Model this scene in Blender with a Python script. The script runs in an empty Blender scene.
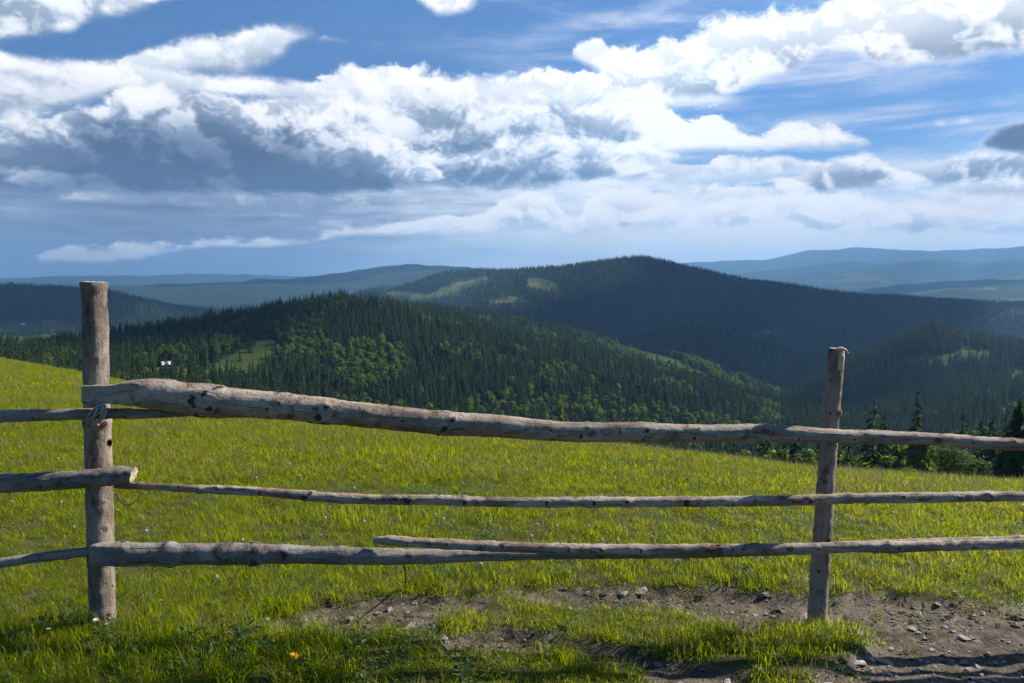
import bpy, math, random
import numpy as np
from mathutils import Vector, noise as mnoise

random.seed(7)
RNG = np.random.default_rng(11)
scene = bpy.context.scene
COL = scene.collection
W_, H_ = 1024, 683
F = 796.0
PITCH = math.atan(51.0 / F)
EYE = 1.5
CT, ST = math.cos(PITCH), math.sin(PITCH)

# ------------------------------------------------------------------ survey helpers
def ray(px, py):
    u = (px - 512.0) / F
    v = (341.5 - py) / F
    return u, CT + v * ST, -ST + v * CT

def at(px, py, Y):
    x, y, z = ray(px, py)
    s = Y / y
    return Vector((x * s, Y, EYE + z * s))

def tanel(px, py):
    x, y, z = ray(px, py)
    return z / math.hypot(x, y)

def azim(px):
    # azimuth of a column measured on the horizon row
    x, y, z = ray(px, 290.5)
    return math.atan2(x, y)

def to_px(x, y, z):
    x = np.asarray(x, float); y = np.asarray(y, float); z = np.asarray(z, float) - EYE
    d = y * CT - z * ST
    up = y * ST + z * CT
    d = np.where(d < 0.05, 0.05, d)
    return 512.0 + F * x / d, 341.5 - F * up / d

# ------------------------------------------------------------------ numpy noise
def _hash(ix, iy, seed):
    h = (ix.astype(np.int64) * 374761393 + iy.astype(np.int64) * 668265263 + seed * 1442695041) & 0xffffffff
    h = ((h ^ (h >> 13)) * 1274126177) & 0xffffffff
    h = h ^ (h >> 16)
    return (h & 0xffff) / 65535.0

def vnoise(x, y, seed=0):
    x = np.asarray(x, float); y = np.asarray(y, float)
    ix = np.floor(x); iy = np.floor(y)
    fx = x - ix; fy = y - iy
    ix = ix.astype(np.int64); iy = iy.astype(np.int64)
    sx = fx * fx * (3 - 2 * fx); sy = fy * fy * (3 - 2 * fy)
    a = _hash(ix, iy, seed); b = _hash(ix + 1, iy, seed)
    c = _hash(ix, iy + 1, seed); d = _hash(ix + 1, iy + 1, seed)
    return (a * (1 - sx) + b * sx) * (1 - sy) + (c * (1 - sx) + d * sx) * sy

def fbm(x, y, seed=0, octv=4):
    s = 0; a = 0.5; t = 0
    for o in range(octv):
        s = s + a * vnoise(x * 2 ** o + 17.3 * o, y * 2 ** o - 9.1 * o, seed + o)
        t += a; a *= 0.5
    return s / t * 2 - 1

# ------------------------------------------------------------------ terrain
def T(d):
    xs = sorted(d)
    return np.array([azim(x) for x in xs]), xs, [d[x] for x in xs]

RINGS = []
def ring(rad, ypx):
    if not isinstance(rad, dict): rad = {0: rad}
    if not isinstance(ypx, dict): ypx = {0: ypx}
    RINGS.append((rad, ypx))

def tab(d, az):
    if not isinstance(d, dict): return np.full_like(az, d, dtype=float)
    xs = sorted(d)
    return np.interp(az, [azim(x) for x in xs], [d[x] for x in xs])

EDGE_Y = {-400: 330, -100: 346, 0: 362, 100: 380, 200: 400, 300: 415, 400: 428, 500: 441, 560: 450, 640: 465, 700: 474, 800: 486, 900: 491, 1024: 494, 1200: 492, 1424: 480}
EDGE_R = {-400: 45, 0: 38, 300: 30, 560: 24, 800: 20, 1024: 19, 1424: 22}
R200_Y = {-400: 380, 0: 410, 300: 440, 560: 478, 800: 505, 900: 500, 1024: 497, 1424: 490}
ring({k: v * 2.6 for k, v in EDGE_R.items()}, {k: v + 26 for k, v in EDGE_Y.items()})
ring(200, R200_Y)
ring(480, {-400: 380, 0: 415, 300: 440, 500: 462, 700: 492, 850: 500, 1024: 492, 1424: 470})
ring(730, {-400: 370, 0: 375, 100: 390, 200: 402, 300: 420, 400: 430, 500: 445, 600: 458, 700: 472, 800: 482, 900: 476, 1024: 468, 1424: 440})
ring({-400: 1000, 0: 1100, 340: 1300, 600: 1200, 800: 1100, 1024: 1000},
     {-400: 350, -100: 362, 0: 362, 60: 354, 110: 345, 200: 331, 280: 316, 340: 306, 400: 315, 450: 327, 520: 343, 600: 360, 700: 388, 780: 414, 850: 432, 930: 432, 1024: 426, 1424: 400})
ring(1480, {-400: 370, 0: 382, 200: 352, 340: 317, 400: 322, 520: 350, 600: 368, 700: 396, 780: 420, 850: 404, 930: 386, 1024: 384, 1424: 370})
ring(1760, {-400: 360, 0: 374, 200: 344, 340: 310, 400: 311, 480: 317, 540: 328, 620: 345, 700: 366, 760: 390, 790: 403, 820: 382, 850: 362, 885: 352, 905: 341, 932: 331, 948: 332, 965: 341, 994: 345, 1024: 348, 1424: 344})
ring(2250, {-400: 350, 0: 352, 200: 352, 340: 330, 480: 336, 620: 362, 700: 382, 800: 400, 930: 372, 1024: 374, 1424: 370})
ring(2900, {-400: 340, 0: 346, 60: 346, 100: 346, 300: 342, 500: 352, 600: 352, 640: 340, 690: 331, 740: 342, 780: 354, 820: 364, 850: 372, 1024: 380, 1424: 370})
ring(3600, {-400: 330, 0: 334, 60: 335, 300: 348, 500: 335, 640: 352, 700: 350, 780: 362, 850: 372, 1024: 372, 1424: 360})
ring({0: 4300, 250: 4400, 440: 4800, 1024: 5000},
     {-400: 280, -100: 288, 0: 292, 40: 292, 100: 296, 150: 306, 200: 318, 270: 330, 330: 310, 360: 297, 400: 291, 440: 276, 480: 269, 520: 269, 560: 269, 600: 264, 640: 262, 670: 265, 700: 271, 760: 282, 800: 289, 860: 296, 920: 301, 1024: 307, 1424: 300})
ring(6300, {-400: 296, 0: 303, 340: 318, 440: 296, 640: 290, 800: 303, 1024: 318, 1424: 310})
ring(11500, {-400: 288, 0: 291, 100: 290, 160: 288, 200: 285, 250: 282, 300: 280, 340: 276, 380: 270, 415: 266, 450: 269, 520: 275, 700: 290, 800: 296, 860: 298, 900: 289, 950: 284, 1024: 282, 1100: 284, 1424: 290})
ring(15500, {-400: 292, 0: 294, 500: 290, 700: 286, 860: 284, 950: 286, 1024: 284, 1424: 286})
ring(18500, {-400: 290, 0: 288, 100: 284, 200: 286, 300: 284, 420: 288, 560: 284, 640: 276, 700: 271, 740: 274, 800: 268, 850: 263, 890: 265, 930: 261, 970: 264, 1024: 258, 1200: 262, 1424: 270})
ring(20500, {-400: 292, 0: 292, 640: 282, 800: 276, 1024: 270, 1424: 276})
ring(24000, {-400: 282, -100: 280, 0: 279, 150: 276, 200: 274, 250: 275, 340: 279, 450: 275, 640: 266, 700: 263, 760: 260, 800: 253, 850: 248, 900: 251, 930: 252, 970: 250, 1024: 247, 1200: 252, 1424: 262})
ring(27000, 300)

_AZ = np.linspace(azim(-600), azim(1624), 1200)
def _build_tables():
    KR, KZ = [], []
    z0 = np.zeros_like(_AZ)
    KR.append(z0 + 0.0); KZ.append(z0 - 0.02)
    KR.append(z0 + 4.2); KZ.append(z0 + 0.0)
    def tan_tab(ypx):
        y = tab(ypx, _AZ)
        px = 512 + F * np.tan(np.clip(_AZ, -1.2, 1.2)) * (CT + 0.0) 
        px = np.clip(px, -600, 1624)
        u = (px - 512) / F; v = (341.5 - y) / F
        return (-ST + v * CT) / np.hypot(u, CT + v * ST)
    re = tab(EDGE_R, _AZ)
    te = tan_tab(EDGE_Y)
    KR.append(re); KZ.append(EYE + te * re)
    for rad, ypx in RINGS:
        r = tab(rad, _AZ) if len(rad) > 1 else np.full_like(_AZ, list(rad.values())[0])
        KR.append(r); KZ.append(EYE + tan_tab(ypx) * r)
    KR.append(z0 + 30000); KZ.append(KZ[-1] * 1.0)
    return np.array(KR), np.array(KZ)
KR, KZ = _build_tables()
# PCHIP slopes per column
_h = np.diff(KR, axis=0); _d = np.diff(KZ, axis=0) / _h
_m = np.zeros_like(KZ)
w1 = 2 * _h[1:] + _h[:-1]; w2 = _h[1:] + 2 * _h[:-1]
same = (_d[1:] * _d[:-1]) > 0
with np.errstate(divide='ignore', invalid='ignore'):
    hm = (w1 + w2) / (w1 / _d[:-1] + w2 / _d[1:])
_m[1:-1] = np.where(same, hm, 0)
_m[0] = 0; _m[-1] = 0

def base_height(x, y):
    x = np.asarray(x, float).ravel(); y = np.asarray(y, float).ravel()
    r = np.clip(np.hypot(x, y), 0, 29999)
    az = np.clip(np.arctan2(x, y), _AZ[0], _AZ[-1])
    fi = (az - _AZ[0]) / (_AZ[-1] - _AZ[0]) * (len(_AZ) - 1)
    i0 = np.clip(fi.astype(int), 0, len(_AZ) - 2); f = fi - i0
    out = np.zeros_like(r)
    def g(A, k, i): return A[k, i] * (1 - f[sel]) + A[k, i + 1] * f[sel]
    K = KR.shape[0]
    CH = 200000
    for s in range(0, len(r), CH):
        sl = slice(s, min(s + CH, len(r)))
        ii = i0[sl]; ff = f[sl]; rr = r[sl]
        R = KR[:, ii] * (1 - ff) + KR[:, ii + 1] * ff
        k = np.clip((R <= rr).sum(axis=0) - 1, 0, K - 2)
        n = np.arange(len(rr))
        Rk = R[k, n]; Rk1 = R[k + 1, n]
        Zk = KZ[k, ii] * (1 - ff) + KZ[k, ii + 1] * ff
        Zk1 = KZ[k + 1, ii] * (1 - ff) + KZ[k + 1, ii + 1] * ff
        Mk = _m[k, ii] * (1 - ff) + _m[k, ii + 1] * ff
        Mk1 = _m[k + 1, ii] * (1 - ff) + _m[k + 1, ii + 1] * ff
        h = Rk1 - Rk; t = (rr - Rk) / h
        t2 = t * t; t3 = t2 * t
        out[sl] = (2 * t3 - 3 * t2 + 1) * Zk + (t3 - 2 * t2 + t) * h * Mk + (-2 * t3 + 3 * t2) * Zk1 + (t3 - t2) * h * Mk1
    return out

def ell(px, py, cx, cy, rx, ry, rot=0.0):
    c, s = math.cos(math.radians(rot)), math.sin(math.radians(rot))
    dx = px - cx; dy = py - cy
    a = (dx * c + dy * s) / rx; b = (-dx * s + dy * c) / ry
    return np.clip(1.35 - np.hypot(a, b), 0, 1) / 0.35

def dirt_mask(x, y):
    """bare earth of the worn track along the fence (0 grass .. 1 bare)"""
    x = np.asarray(x, float); y = np.asarray(y, float)
    px, py = to_px(x, y, np.zeros_like(x))
    px = px + 44 * fbm(x * 2.6, y * 2.6, 5, 4)
    py = py + 15 * fbm(x * 3.1 + 7, y * 3.1, 9, 3)
    m = np.zeros_like(px)
    for e in [(400, 612, 92, 15, -4), (480, 606, 65, 9, 0), (690, 594, 135, 12, 2), (760, 602, 95, 15, 5), (885, 609, 85, 15, 12),
              (980, 640, 150, 30, 8), (840, 668, 210, 16, 0), (600, 655, 75, 13, 0), (500, 640, 50, 10, 0), (1100, 680, 300, 70, 0), (720, 700, 160, 24, 0)]:
        m = np.maximum(m, np.clip(ell(px, py, *e), 0, 1))
    g = np.zeros_like(px)
    for e in [(590, 617, 75, 15, 8), (700, 636, 110, 17, 8), (800, 642, 60, 13, 0), (500, 618, 60, 9, 0), (490, 668, 80, 14, 0), (760, 676, 30, 8, 0), (560, 690, 70, 12, 0)]:
        g = np.maximum(g, np.clip(ell(px, py, *e), 0, 1))
    return np.clip(m - g * 1.0, 0, 1) * np.clip((y - 0.2) * 2, 0, 1)

def height(x, y):
    x = np.asarray(x, float); y = np.asarray(y, float)
    shp = x.shape
    x = x.ravel(); y = y.ravel()
    r = np.hypot(x, y)
    z = base_height(x, y)
    # near ground: small lumps, the worn track a little lower
    near = np.clip(1 - r / 60.0, 0, 1)
    z = z + near * (0.05 * fbm(x * 0.5, y * 0.5, 21, 3) + 0.02 * fbm(x * 3, y * 3, 22, 3) * np.clip(1 - r / 14, 0, 1))
    nr = r < 9
    if nr.any():
        dm = dirt_mask(x[nr], y[nr])
        zz = z[nr]
        zz = zz - 0.045 * dm + dm * 0.018 * fbm(x[nr] * 9, y[nr] * 9, 23, 3)
        z[nr] = zz
    far = np.clip((r - 500) / 600, 0, 1)
    z = z + far * (10 * fbm(x / 260, y / 260, 31, 4)) * np.clip(r / 2500, 0.25, 1)
    f2 = np.clip((r - 2600) / 1500, 0, 1)
    z = z + f2 * (30 * fbm(x / 900, y / 900, 37, 5) + 34 * (.35 - np.abs(fbm(x / 620 + 3, y / 1100, 47, 3))))
    f3 = np.clip((r - 5800) / 4000, 0, 1)
    z = z + f3 * 30 * fbm(x / 500, y / 500, 43, 4) + f3 * (120 * (.5 - np.abs(fbm(x / 2300, y / 1500, 41, 5))) - 30)
    return z.reshape(shp)

def H1(x, y):
    return float(height(np.array([x]), np.array([y]))[0])

def ground_at(px, py, rmin=1.5, rmax=60.0):
    """point where the sight line through a photo position meets the ground"""
    d = ray(px, py)
    n = math.hypot(d[0], d[1])
    rs = np.geomspace(rmin, rmax, 1500)
    xs = d[0] / n * rs; ys = d[1] / n * rs; zs = EYE + d[2] / n * rs
    hz = height(xs, ys)
    k = np.argmax(zs <= hz)
    if k == 0: k = len(rs) - 1
    return Vector((xs[k], ys[k], hz[k]))

def clearing_mask(x, y, z):
    """open grassland among the forests: 0 wooded .. 1 open"""
    px, py = to_px(x, y, z)
    r = np.hypot(x, y)
    w = fbm(x / 120, y / 120, 51, 3)
    px = px + 10 * w; py = py + 4 * fbm(x / 90, y / 90, 54, 3)
    m = np.zeros_like(px)
    def add(sel, e, k=1.0):
        nonlocal m
        v = np.clip(ell(px, py, *e), 0, 1) * k
        m = np.maximum(m, np.where(sel, v, 0))
    hill = (r > 560) & (r < 1400)
    for e in [(240, 366, 26, 13, -25), (178, 374, 30, 6, 0), (262, 350, 10, 12, 0)]:
        add(hill, e)
    c = (r > 1180) & (r < 2100)
    for e in [(935, 362, 40, 5, -4), (975, 354, 22, 4, 0), (640, 350, 75, 5, 24), (722, 373, 28, 3, 30), (590, 336, 40, 3, 20)]:
        add(c, e)
    add((r > 700) & (r < 1700), (1019, 376, 12, 8, 0)); add((r > 700) & (r < 1700), (1008, 410, 12, 5, -20))
    add((r > 2300) & (r < 4200), (25, 341, 60, 6, 0)); add((r > 2300) & (r < 4600), (36, 326, 40, 5, 0), 0.8)
    d = (r > 2500) & (r < 4600)
    add(d, (768, 334, 14, 4, 0))
    e_ = (r > 3600) & (r < 6500)
    for e in [(455, 288, 30, 5, -18), (430, 297, 22, 3, -10), (408, 295, 18, 3, 0), (540, 284, 16, 4, 20), (505, 300, 16, 3, 0)]:
        add(e_, e, 0.62)
    # the plains and slopes of the far ranges carry a patchwork of fields
    pw = fbm(x / 420, y / 300, 61, 3)
    fd = np.where((r > 6000), np.clip((pw - 0.12) * 7, 0, 1) * np.clip((px - 700) / 150, 0.12, 1), 0)
    fd = fd * np.clip((py - 268) / 12, 0, 1)
    return np.maximum(m, fd)

def new_obj(name, me, parent=None):
    o = bpy.data.objects.new(name, me); COL.objects.link(o)
    if parent: o.parent = parent
    return o

def tag(o, label=None, cat=None, group=None, kind=None):
    if label: o['label'] = label
    if cat: o['category'] = cat
    if group: o['group'] = group
    if kind: o['kind'] = kind
    return o

def np_mesh(name, V, Fc, attrs=None, smooth=True, uv=None, mats=(), mat_idx=None):
    """V (N,3), Fc (M,k) int array (k=3 or 4)"""
    V = np.asarray(V, np.float32); Fc = np.asarray(Fc, np.int32)
    me = bpy.data.meshes.new(name)
    n, m, k = len(V), len(Fc), Fc.shape[1]
    me.vertices.add(n); me.vertices.foreach_set('co', V.ravel())
    me.loops.add(m * k); me.loops.foreach_set('vertex_index', Fc.ravel())
    me.polygons.add(m)
    me.polygons.foreach_set('loop_start', np.arange(0, m * k, k, dtype=np.int32))
    me.polygons.foreach_set('loop_total', np.full(m, k, np.int32))
    me.polygons.foreach_set('use_smooth', np.full(m, smooth, bool))
    for mt in mats: me.materials.append(mt)
    if mat_idx is not None: me.polygons.foreach_set('material_index', np.asarray(mat_idx, np.int32))
    if uv is not None:
        l = me.uv_layers.new(name='UVMap')
        l.data.foreach_set('uv', np.asarray(uv, np.float32)[Fc.ravel()].ravel())
    if attrs:
        for an, av in attrs.items():
            a = me.attributes.new(an, 'FLOAT', 'POINT'); a.data.foreach_set('value', np.asarray(av, np.float32))
    me.update(calc_edges=True); me.validate()
    return me

# ------------------------------------------------------------------ node helpers
class NT:
    def __init__(s, tree): s.t = tree; s.n = tree.nodes; s.l = tree.links
    def node(s, typ, **kw):
        nd = s.n.new(typ)
        for k, v in kw.items(): setattr(nd, k, v)
        return nd
    def put(s, sock, v):
        if v is None: return
        if isinstance(v, bpy.types.NodeSocket): s.l.new(v, sock)
        else: sock.default_value = v
    def math(s, op, a, b=None, c=None, clamp=False):
        nd = s.node('ShaderNodeMath', operation=op, use_clamp=clamp)
        s.put(nd.inputs[0], a); s.put(nd.inputs[1], b); s.put(nd.inputs[2], c)
        return nd.outputs[0]
    def vmath(s, op, a, b=None):
        nd = s.node('ShaderNodeVectorMath', operation=op)
        s.put(nd.inputs[0], a); s.put(nd.inputs[1], b)
        return nd.outputs[1] if op in ('LENGTH', 'DOT_PRODUCT') else nd.outputs[0]
    def scale(s, a, f):
        nd = s.node('ShaderNodeVectorMath', operation='SCALE'); s.put(nd.inputs[0], a); s.put(nd.inputs['Scale'], f); return nd.outputs[0]
    def noise(s, vec, scale, detail=3, rough=0.5, dist=0.0, dim='3D', out=0):
        nd = s.node('ShaderNodeTexNoise', noise_dimensions=dim)
        s.put(nd.inputs['Vector'], vec); nd.inputs['Scale'].default_value = scale
        nd.inputs['Detail'].default_value = detail; nd.inputs['Roughness'].default_value = rough
        nd.inputs['Distortion'].default_value = dist
        return nd.outputs[out]
    def mapr(s, v, a, b, c=0.0, d=1.0, smooth=True):
        nd = s.node('ShaderNodeMapRange', interpolation_type='SMOOTHSTEP' if smooth else 'LINEAR')
        s.put(nd.inputs[0], v)
        for i, q in zip((1, 2, 3, 4), (a, b, c, d)): s.put(nd.inputs[i], q)
        return nd.outputs[0]
    def mix(s, f, a, b, blend='MIX'):
        nd = s.node('ShaderNodeMix', data_type='RGBA', blend_type=blend)
        s.put(nd.inputs[0], f)
        s.put(nd.inputs[6], a if isinstance(a, bpy.types.NodeSocket) else (*a, 1))
        s.put(nd.inputs[7], b if isinstance(b, bpy.types.NodeSocket) else (*b, 1))
        return nd.outputs[2]
    def attr(s, name):
        nd = s.node('ShaderNodeAttribute', attribute_name=name); return nd.outputs['Fac']
    def mapping(s, vec, loc=(0, 0, 0), rot=(0, 0, 0), sc=(1, 1, 1), typ='POINT'):
        nd = s.node('ShaderNodeMapping', vector_type=typ)
        s.put(nd.inputs[0], vec); nd.inputs[1].default_value = loc; nd.inputs[2].default_value = rot; nd.inputs[3].default_value = sc
        return nd.outputs[0]

def material(name):
    m = bpy.data.materials.new(name); m.use_nodes = True
    t = NT(m.node_tree); t.n.clear()
    out = t.node('ShaderNodeOutputMaterial')
    return m, t, out

def principled(t, color, rough=0.9, spec=0.2, bump=None, bs=0.5, bd=0.01):
    p = t.node('ShaderNodeBsdfPrincipled')
    t.put(p.inputs['Base Color'], color if isinstance(color, bpy.types.NodeSocket) else (*color, 1))
    t.put(p.inputs['Roughness'], rough); p.inputs['Specular IOR Level'].default_value = spec
    if bump is not None:
        b = t.node('ShaderNodeBump'); b.inputs['Strength'].default_value = bs; b.inputs['Distance'].default_value = bd
        t.put(b.inputs['Height'], bump); t.l.new(b.outputs[0], p.inputs['Normal'])
    return p

def leafy(name, c1, c2, tr1, tr2, transl=0.4, rough=0.6, spec=0.25, extra=None):
    m, t, out = material(name)
    oi = t.node('ShaderNodeObjectInfo'); rnd = oi.outputs['Random']
    f = rnd
    geo = t.node('ShaderNodeNewGeometry')
    n = t.noise(geo.outputs['Position'], 0.5, 2)
    f2 = t.math('ADD', t.math('MULTIPLY', rnd, 0.6), t.math('MULTIPLY', t.mapr(n, 0.35, 0.65), 0.4))
    if extra is not None:
        f2 = t.math('ADD', t.math('MULTIPLY', f2, 0.6), t.math('MULTIPLY', t.attr('tint'), 0.4))
    c = t.mix(f2, c1, c2); ct = t.mix(f2, tr1, tr2)
    p = principled(t, c, rough, spec)
    tr = t.node('ShaderNodeBsdfTranslucent'); t.put(tr.inputs[0], ct)
    mx = t.node('ShaderNodeMixShader'); mx.inputs[0].default_value = transl
    t.l.new(p.outputs[0], mx.inputs[1]); t.l.new(tr.outputs[0], mx.inputs[2])
    t.l.new(mx.outputs[0], out.inputs[0])
    return m

M_GRASS = leafy('grass_blade', (0.088, 0.118, 0.004), (0.150, 0.175, 0.008), (0.31, 0.44, 0.003), (0.58, 0.59, 0.008), 0.58, 0.55, 0.15, extra=1)
M_DRY = leafy('dry_grass', (0.16, 0.14, 0.045), (0.26, 0.22, 0.09), (0.3, 0.24, 0.1), (0.4, 0.32, 0.15), 0.35, 0.6, 0.2)
M_WEED = leafy('weed_leaf', (0.05, 0.10, 0.018), (0.09, 0.15, 0.03), (0.13, 0.25, 0.02), (0.2, 0.33, 0.03), 0.4, 0.5, 0.35)
M_SPRUCE = leafy('spruce_needles', (0.014, 0.034, 0.008), (0.044, 0.074, 0.011), (0.04, 0.08, 0.008), (0.11, 0.17, 0.012), 0.28, 0.75, 0.12)
M_DECID = leafy('broadleaf_foliage', (0.055, 0.100, 0.010), (0.105, 0.155, 0.016), (0.15, 0.26, 0.012), (0.28, 0.38, 0.018), 0.45, 0.65, 0.15)
M_BUSH = leafy('dark_bush_leaves', (0.030, 0.060, 0.010), (0.055, 0.090, 0.014), (0.08, 0.15, 0.012), (0.13, 0.21, 0.015), 0.35, 0.65, 0.15)
M_LARCH = leafy('larch_needles', (0.09, 0.13, 0.02), (0.12, 0.16, 0.025), (0.18, 0.24, 0.02), (0.25, 0.3, 0.03), 0.4, 0.65, 0.15)

def m_trunk():
    m, t, out = material('tree_bark')
    geo = t.node('ShaderNodeNewGeometry')
    n = t.noise(geo.outputs['Position'], 6, 4, 0.6)
    p = principled(t, t.mix(t.mapr(n, 0.3, 0.7), (0.05, 0.035, 0.025), (0.13, 0.10, 0.08)), 0.95, 0.1)
    t.l.new(p.outputs[0], out.inputs[0]); return m
M_TRUNK = m_trunk()

def m_terrain(name, near=False, far=False):
    m, t, out = material(name)
    geo = t.node('ShaderNodeNewGeometry'); P = geo.outputs['Position']
    if near:
        dirt = t.attr('dirt')
        n1 = t.noise(P, 1.2, 5, 0.6); n2 = t.noise(P, 14, 5, 0.65); n3 = t.noise(P, 70, 4, 0.6)
        soil = t.mix(t.mapr(n2, 0.3, 0.72), (0.042, 0.033, 0.024), (0.150, 0.122, 0.093))
        soil = t.mix(t.mapr(n1, 0.45, 0.65), soil, t.mix(0.4, soil, (0.24, 0.20, 0.155)))
        v = t.node('ShaderNodeTexVoronoi'); v.inputs['Scale'].default_value = 60; t.put(v.inputs['Vector'], P)
        pb = t.mapr(v.outputs['Distance'], 0.12, 0.34, 1, 0)
        soil = t.mix(t.math('MULTIPLY', pb, 0.5), soil, (0.34, 0.31, 0.27))
        turf = t.mix(t.mapr(n1, 0.3, 0.7), (0.045, 0.058, 0.016), (0.070, 0.085, 0.022))
        turf = t.mix(t.mapr(n2, 0.46, 0.68), turf, (0.09, 0.075, 0.035))
        dm = t.mapr(t.math('ADD', dirt, t.math('MULTIPLY', t.math('SUBTRACT', n2, 0.5), 0.9)), 0.18, 0.46)
        c = t.mix(dm, turf, soil)
        hgt = t.math('ADD', t.math('MULTIPLY', n2, 0.7), t.math('ADD', t.math('MULTIPLY', n3, 0.35), t.math('MULTIPLY', pb, 0.5)))
        p = principled(t, c, 0.95, 0.15, hgt, 0.9, 0.02)
    else:
        cl = t.attr('clearing')
        s = 0.004 if far else 0.02
        n1 = t.noise(P, s, 5, 0.6); n2 = t.noise(P, s * 9, 4, 0.7)
        wood = t.mix(t.mapr(n2, 0.35, 0.65), (0.010, 0.022, 0.008), (0.022, 0.042, 0.013))
        if far:
            wood = t.mix(t.mapr(n1, .45, .65), wood, (0.018, 0.032, 0.014))
        grass = t.mix(t.mapr(n1, 0.3, 0.7), (0.034, 0.055, 0.012), (0.060, 0.085, 0.018))
        if far:
            n4 = t.noise(P, 0.0045, 2, 0.5)
            grass = t.mix(t.mapr(n4, 0.5, 0.6), grass, (0.10, 0.11, 0.045))
        c = t.mix(t.mapr(t.math('ADD', cl, t.math('MULTIPLY', t.math('SUBTRACT', n2, 0.5), 0.4)), 0.35, 0.6), wood, grass)
        p = principled(t, c, 1.0, 0.05, n2, 0.6, 6.0 if far else 2.0)
    t.l.new(p.outputs[0], out.inputs[0]); return m

def build_terrain():
    f = np.radians(np.arange(-52, 52.01, 0.14))
    b = np.radians(np.linspace(52, 308, 66)[1:-1])
    ang = np.concatenate([f, b])
    na = len(ang)
    bands = [('ground', 'near', np.concatenate([[0.02], np.geomspace(0.5, 80, 330)])),
             ('valley_slopes', 'mid', np.geomspace(80, 2300, 300)),
             ('mountains', 'far', np.geomspace(2300, 29000, 330))]
    for name, kind, rr in bands:
        A, R = np.meshgrid(ang, rr)
        x = R * np.sin(A); y = R * np.cos(A)
        z = height(x, y)
        V = np.stack([x.ravel(), y.ravel(), z.ravel()], 1)
        i = np.arange(len(rr) - 1)[:, None] * na + np.arange(na)[None, :]
        j = np.arange(len(rr) - 1)[:, None] * na + (np.arange(na)[None, :] + 1) % na
        Fc = np.stack([i.ravel(), j.ravel(), (j + na).ravel(), (i + na).ravel()], 1)[:, ::-1]
        if kind == 'near':
            at_ = {'dirt': dirt_mask(V[:, 0], V[:, 1]) * (np.hypot(V[:, 0], V[:, 1]) < 9)}
            mt = m_terrain('meadow_soil', near=True)
        else:
            at_ = {'clearing': clearing_mask(V[:, 0], V[:, 1], V[:, 2])}
            mt = m_terrain('forest_floor' if kind == 'mid' else 'mountain_cover', far=kind == 'far')
        o = new_obj(name, np_mesh(name, V, Fc, at_, True, mats=[mt]))
        tag(o, kind='structure')
build_terrain()

# ------------------------------------------------------------------ instancer (stuff only)
def instancer(name, pts, scl, rot, var, sources, label, cat, tilt=None):
    V = np.asarray(pts, np.float32)
    me = bpy.data.meshes.new(name)
    me.vertices.add(len(V)); me.vertices.foreach_set('co', V.ravel())
    a = me.attributes.new('scl', 'FLOAT_VECTOR', 'POINT'); a.data.foreach_set('vector', np.asarray(scl, np.float32).ravel())
    R = np.zeros((len(V), 3), np.float32); R[:, 2] = rot
    if tilt is not None: R[:, :2] = tilt
    a = me.attributes.new('rot', 'FLOAT_VECTOR', 'POINT'); a.data.foreach_set('vector', R.ravel())
    a = me.attributes.new('var', 'INT', 'POINT'); a.data.foreach_set('value', np.asarray(var, np.int32))
    me.update()
    o = new_obj(name, me)
    g = bpy.data.node_groups.new(name + '_spread', 'GeometryNodeTree')
    g.interface.new_socket('Geometry', in_out='INPUT', socket_type='NodeSocketGeometry')
    g.interface.new_socket('Geometry', in_out='OUTPUT', socket_type='NodeSocketGeometry')
    N = g.nodes; L = g.links
    gi = N.new('NodeGroupInput'); go = N.new('NodeGroupOutput')
    jn = N.new('GeometryNodeJoinGeometry')
    for s in sources:
        oi = N.new('GeometryNodeObjectInfo'); oi.inputs[0].default_value = s; oi.inputs['As Instance'].default_value = True
        oi.transform_space = 'ORIGINAL'
        L.new(oi.outputs['Geometry'], jn.inputs[0])
    ip = N.new('GeometryNodeInstanceOnPoints')
    L.new(gi.outputs[0], ip.inputs['Points']); L.new(jn.outputs[0], ip.inputs['Instance'])
    ip.inputs['Pick Instance'].default_value = True
    def named(nm, dt):
        nd = N.new('GeometryNodeInputNamedAttribute'); nd.data_type = dt; nd.inputs[0].default_value = nm; return nd.outputs[0]
    L.new(named('var', 'INT'), ip.inputs['Instance Index'])
    L.new(named('scl', 'FLOAT_VECTOR'), ip.inputs['Scale'])
    e2r = N.new('FunctionNodeEulerToRotation')
    L.new(named('rot', 'FLOAT_VECTOR'), e2r.inputs[0]); L.new(e2r.outputs[0], ip.inputs['Rotation'])
    L.new(ip.outputs[0], go.inputs[0])
    md = o.modifiers.new('spread', 'NODES'); md.node_group = g
    tag(o, label, cat, kind='stuff')
    return o

# ------------------------------------------------------------------ trees
def quads_mesh(name, quads, mats, idx=None, smooth=False):
    Q = np.asarray(quads, np.float32)            # (n,4,3)
    n = len(Q)
    Fc = np.arange(n * 4).reshape(n, 4)
    return np_mesh(name, Q.reshape(-1, 3), Fc, None, smooth, mats=mats, mat_idx=idx)

def trunk_quads(h, r0, r1, n=6, bend=0.0, z0=-0.6):
    q = []
    segs = 4
    for s in range(segs):
        za, zb = z0 + (h - z0) * s / segs, z0 + (h - z0) * (s + 1) / segs
        ra, rb = r0 + (r1 - r0) * s / segs, r0 + (r1 - r0) * (s + 1) / segs
        for k in range(n):
            a, b = 2 * math.pi * k / n, 2 * math.pi * (k + 1) / n
            q.append([(ra * math.cos(a), ra * math.sin(a), za), (ra * math.cos(b), ra * math.sin(b), za),
                      (rb * math.cos(b), rb * math.sin(b), zb), (rb * math.cos(a), rb * math.sin(a), zb)])
    return q

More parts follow.
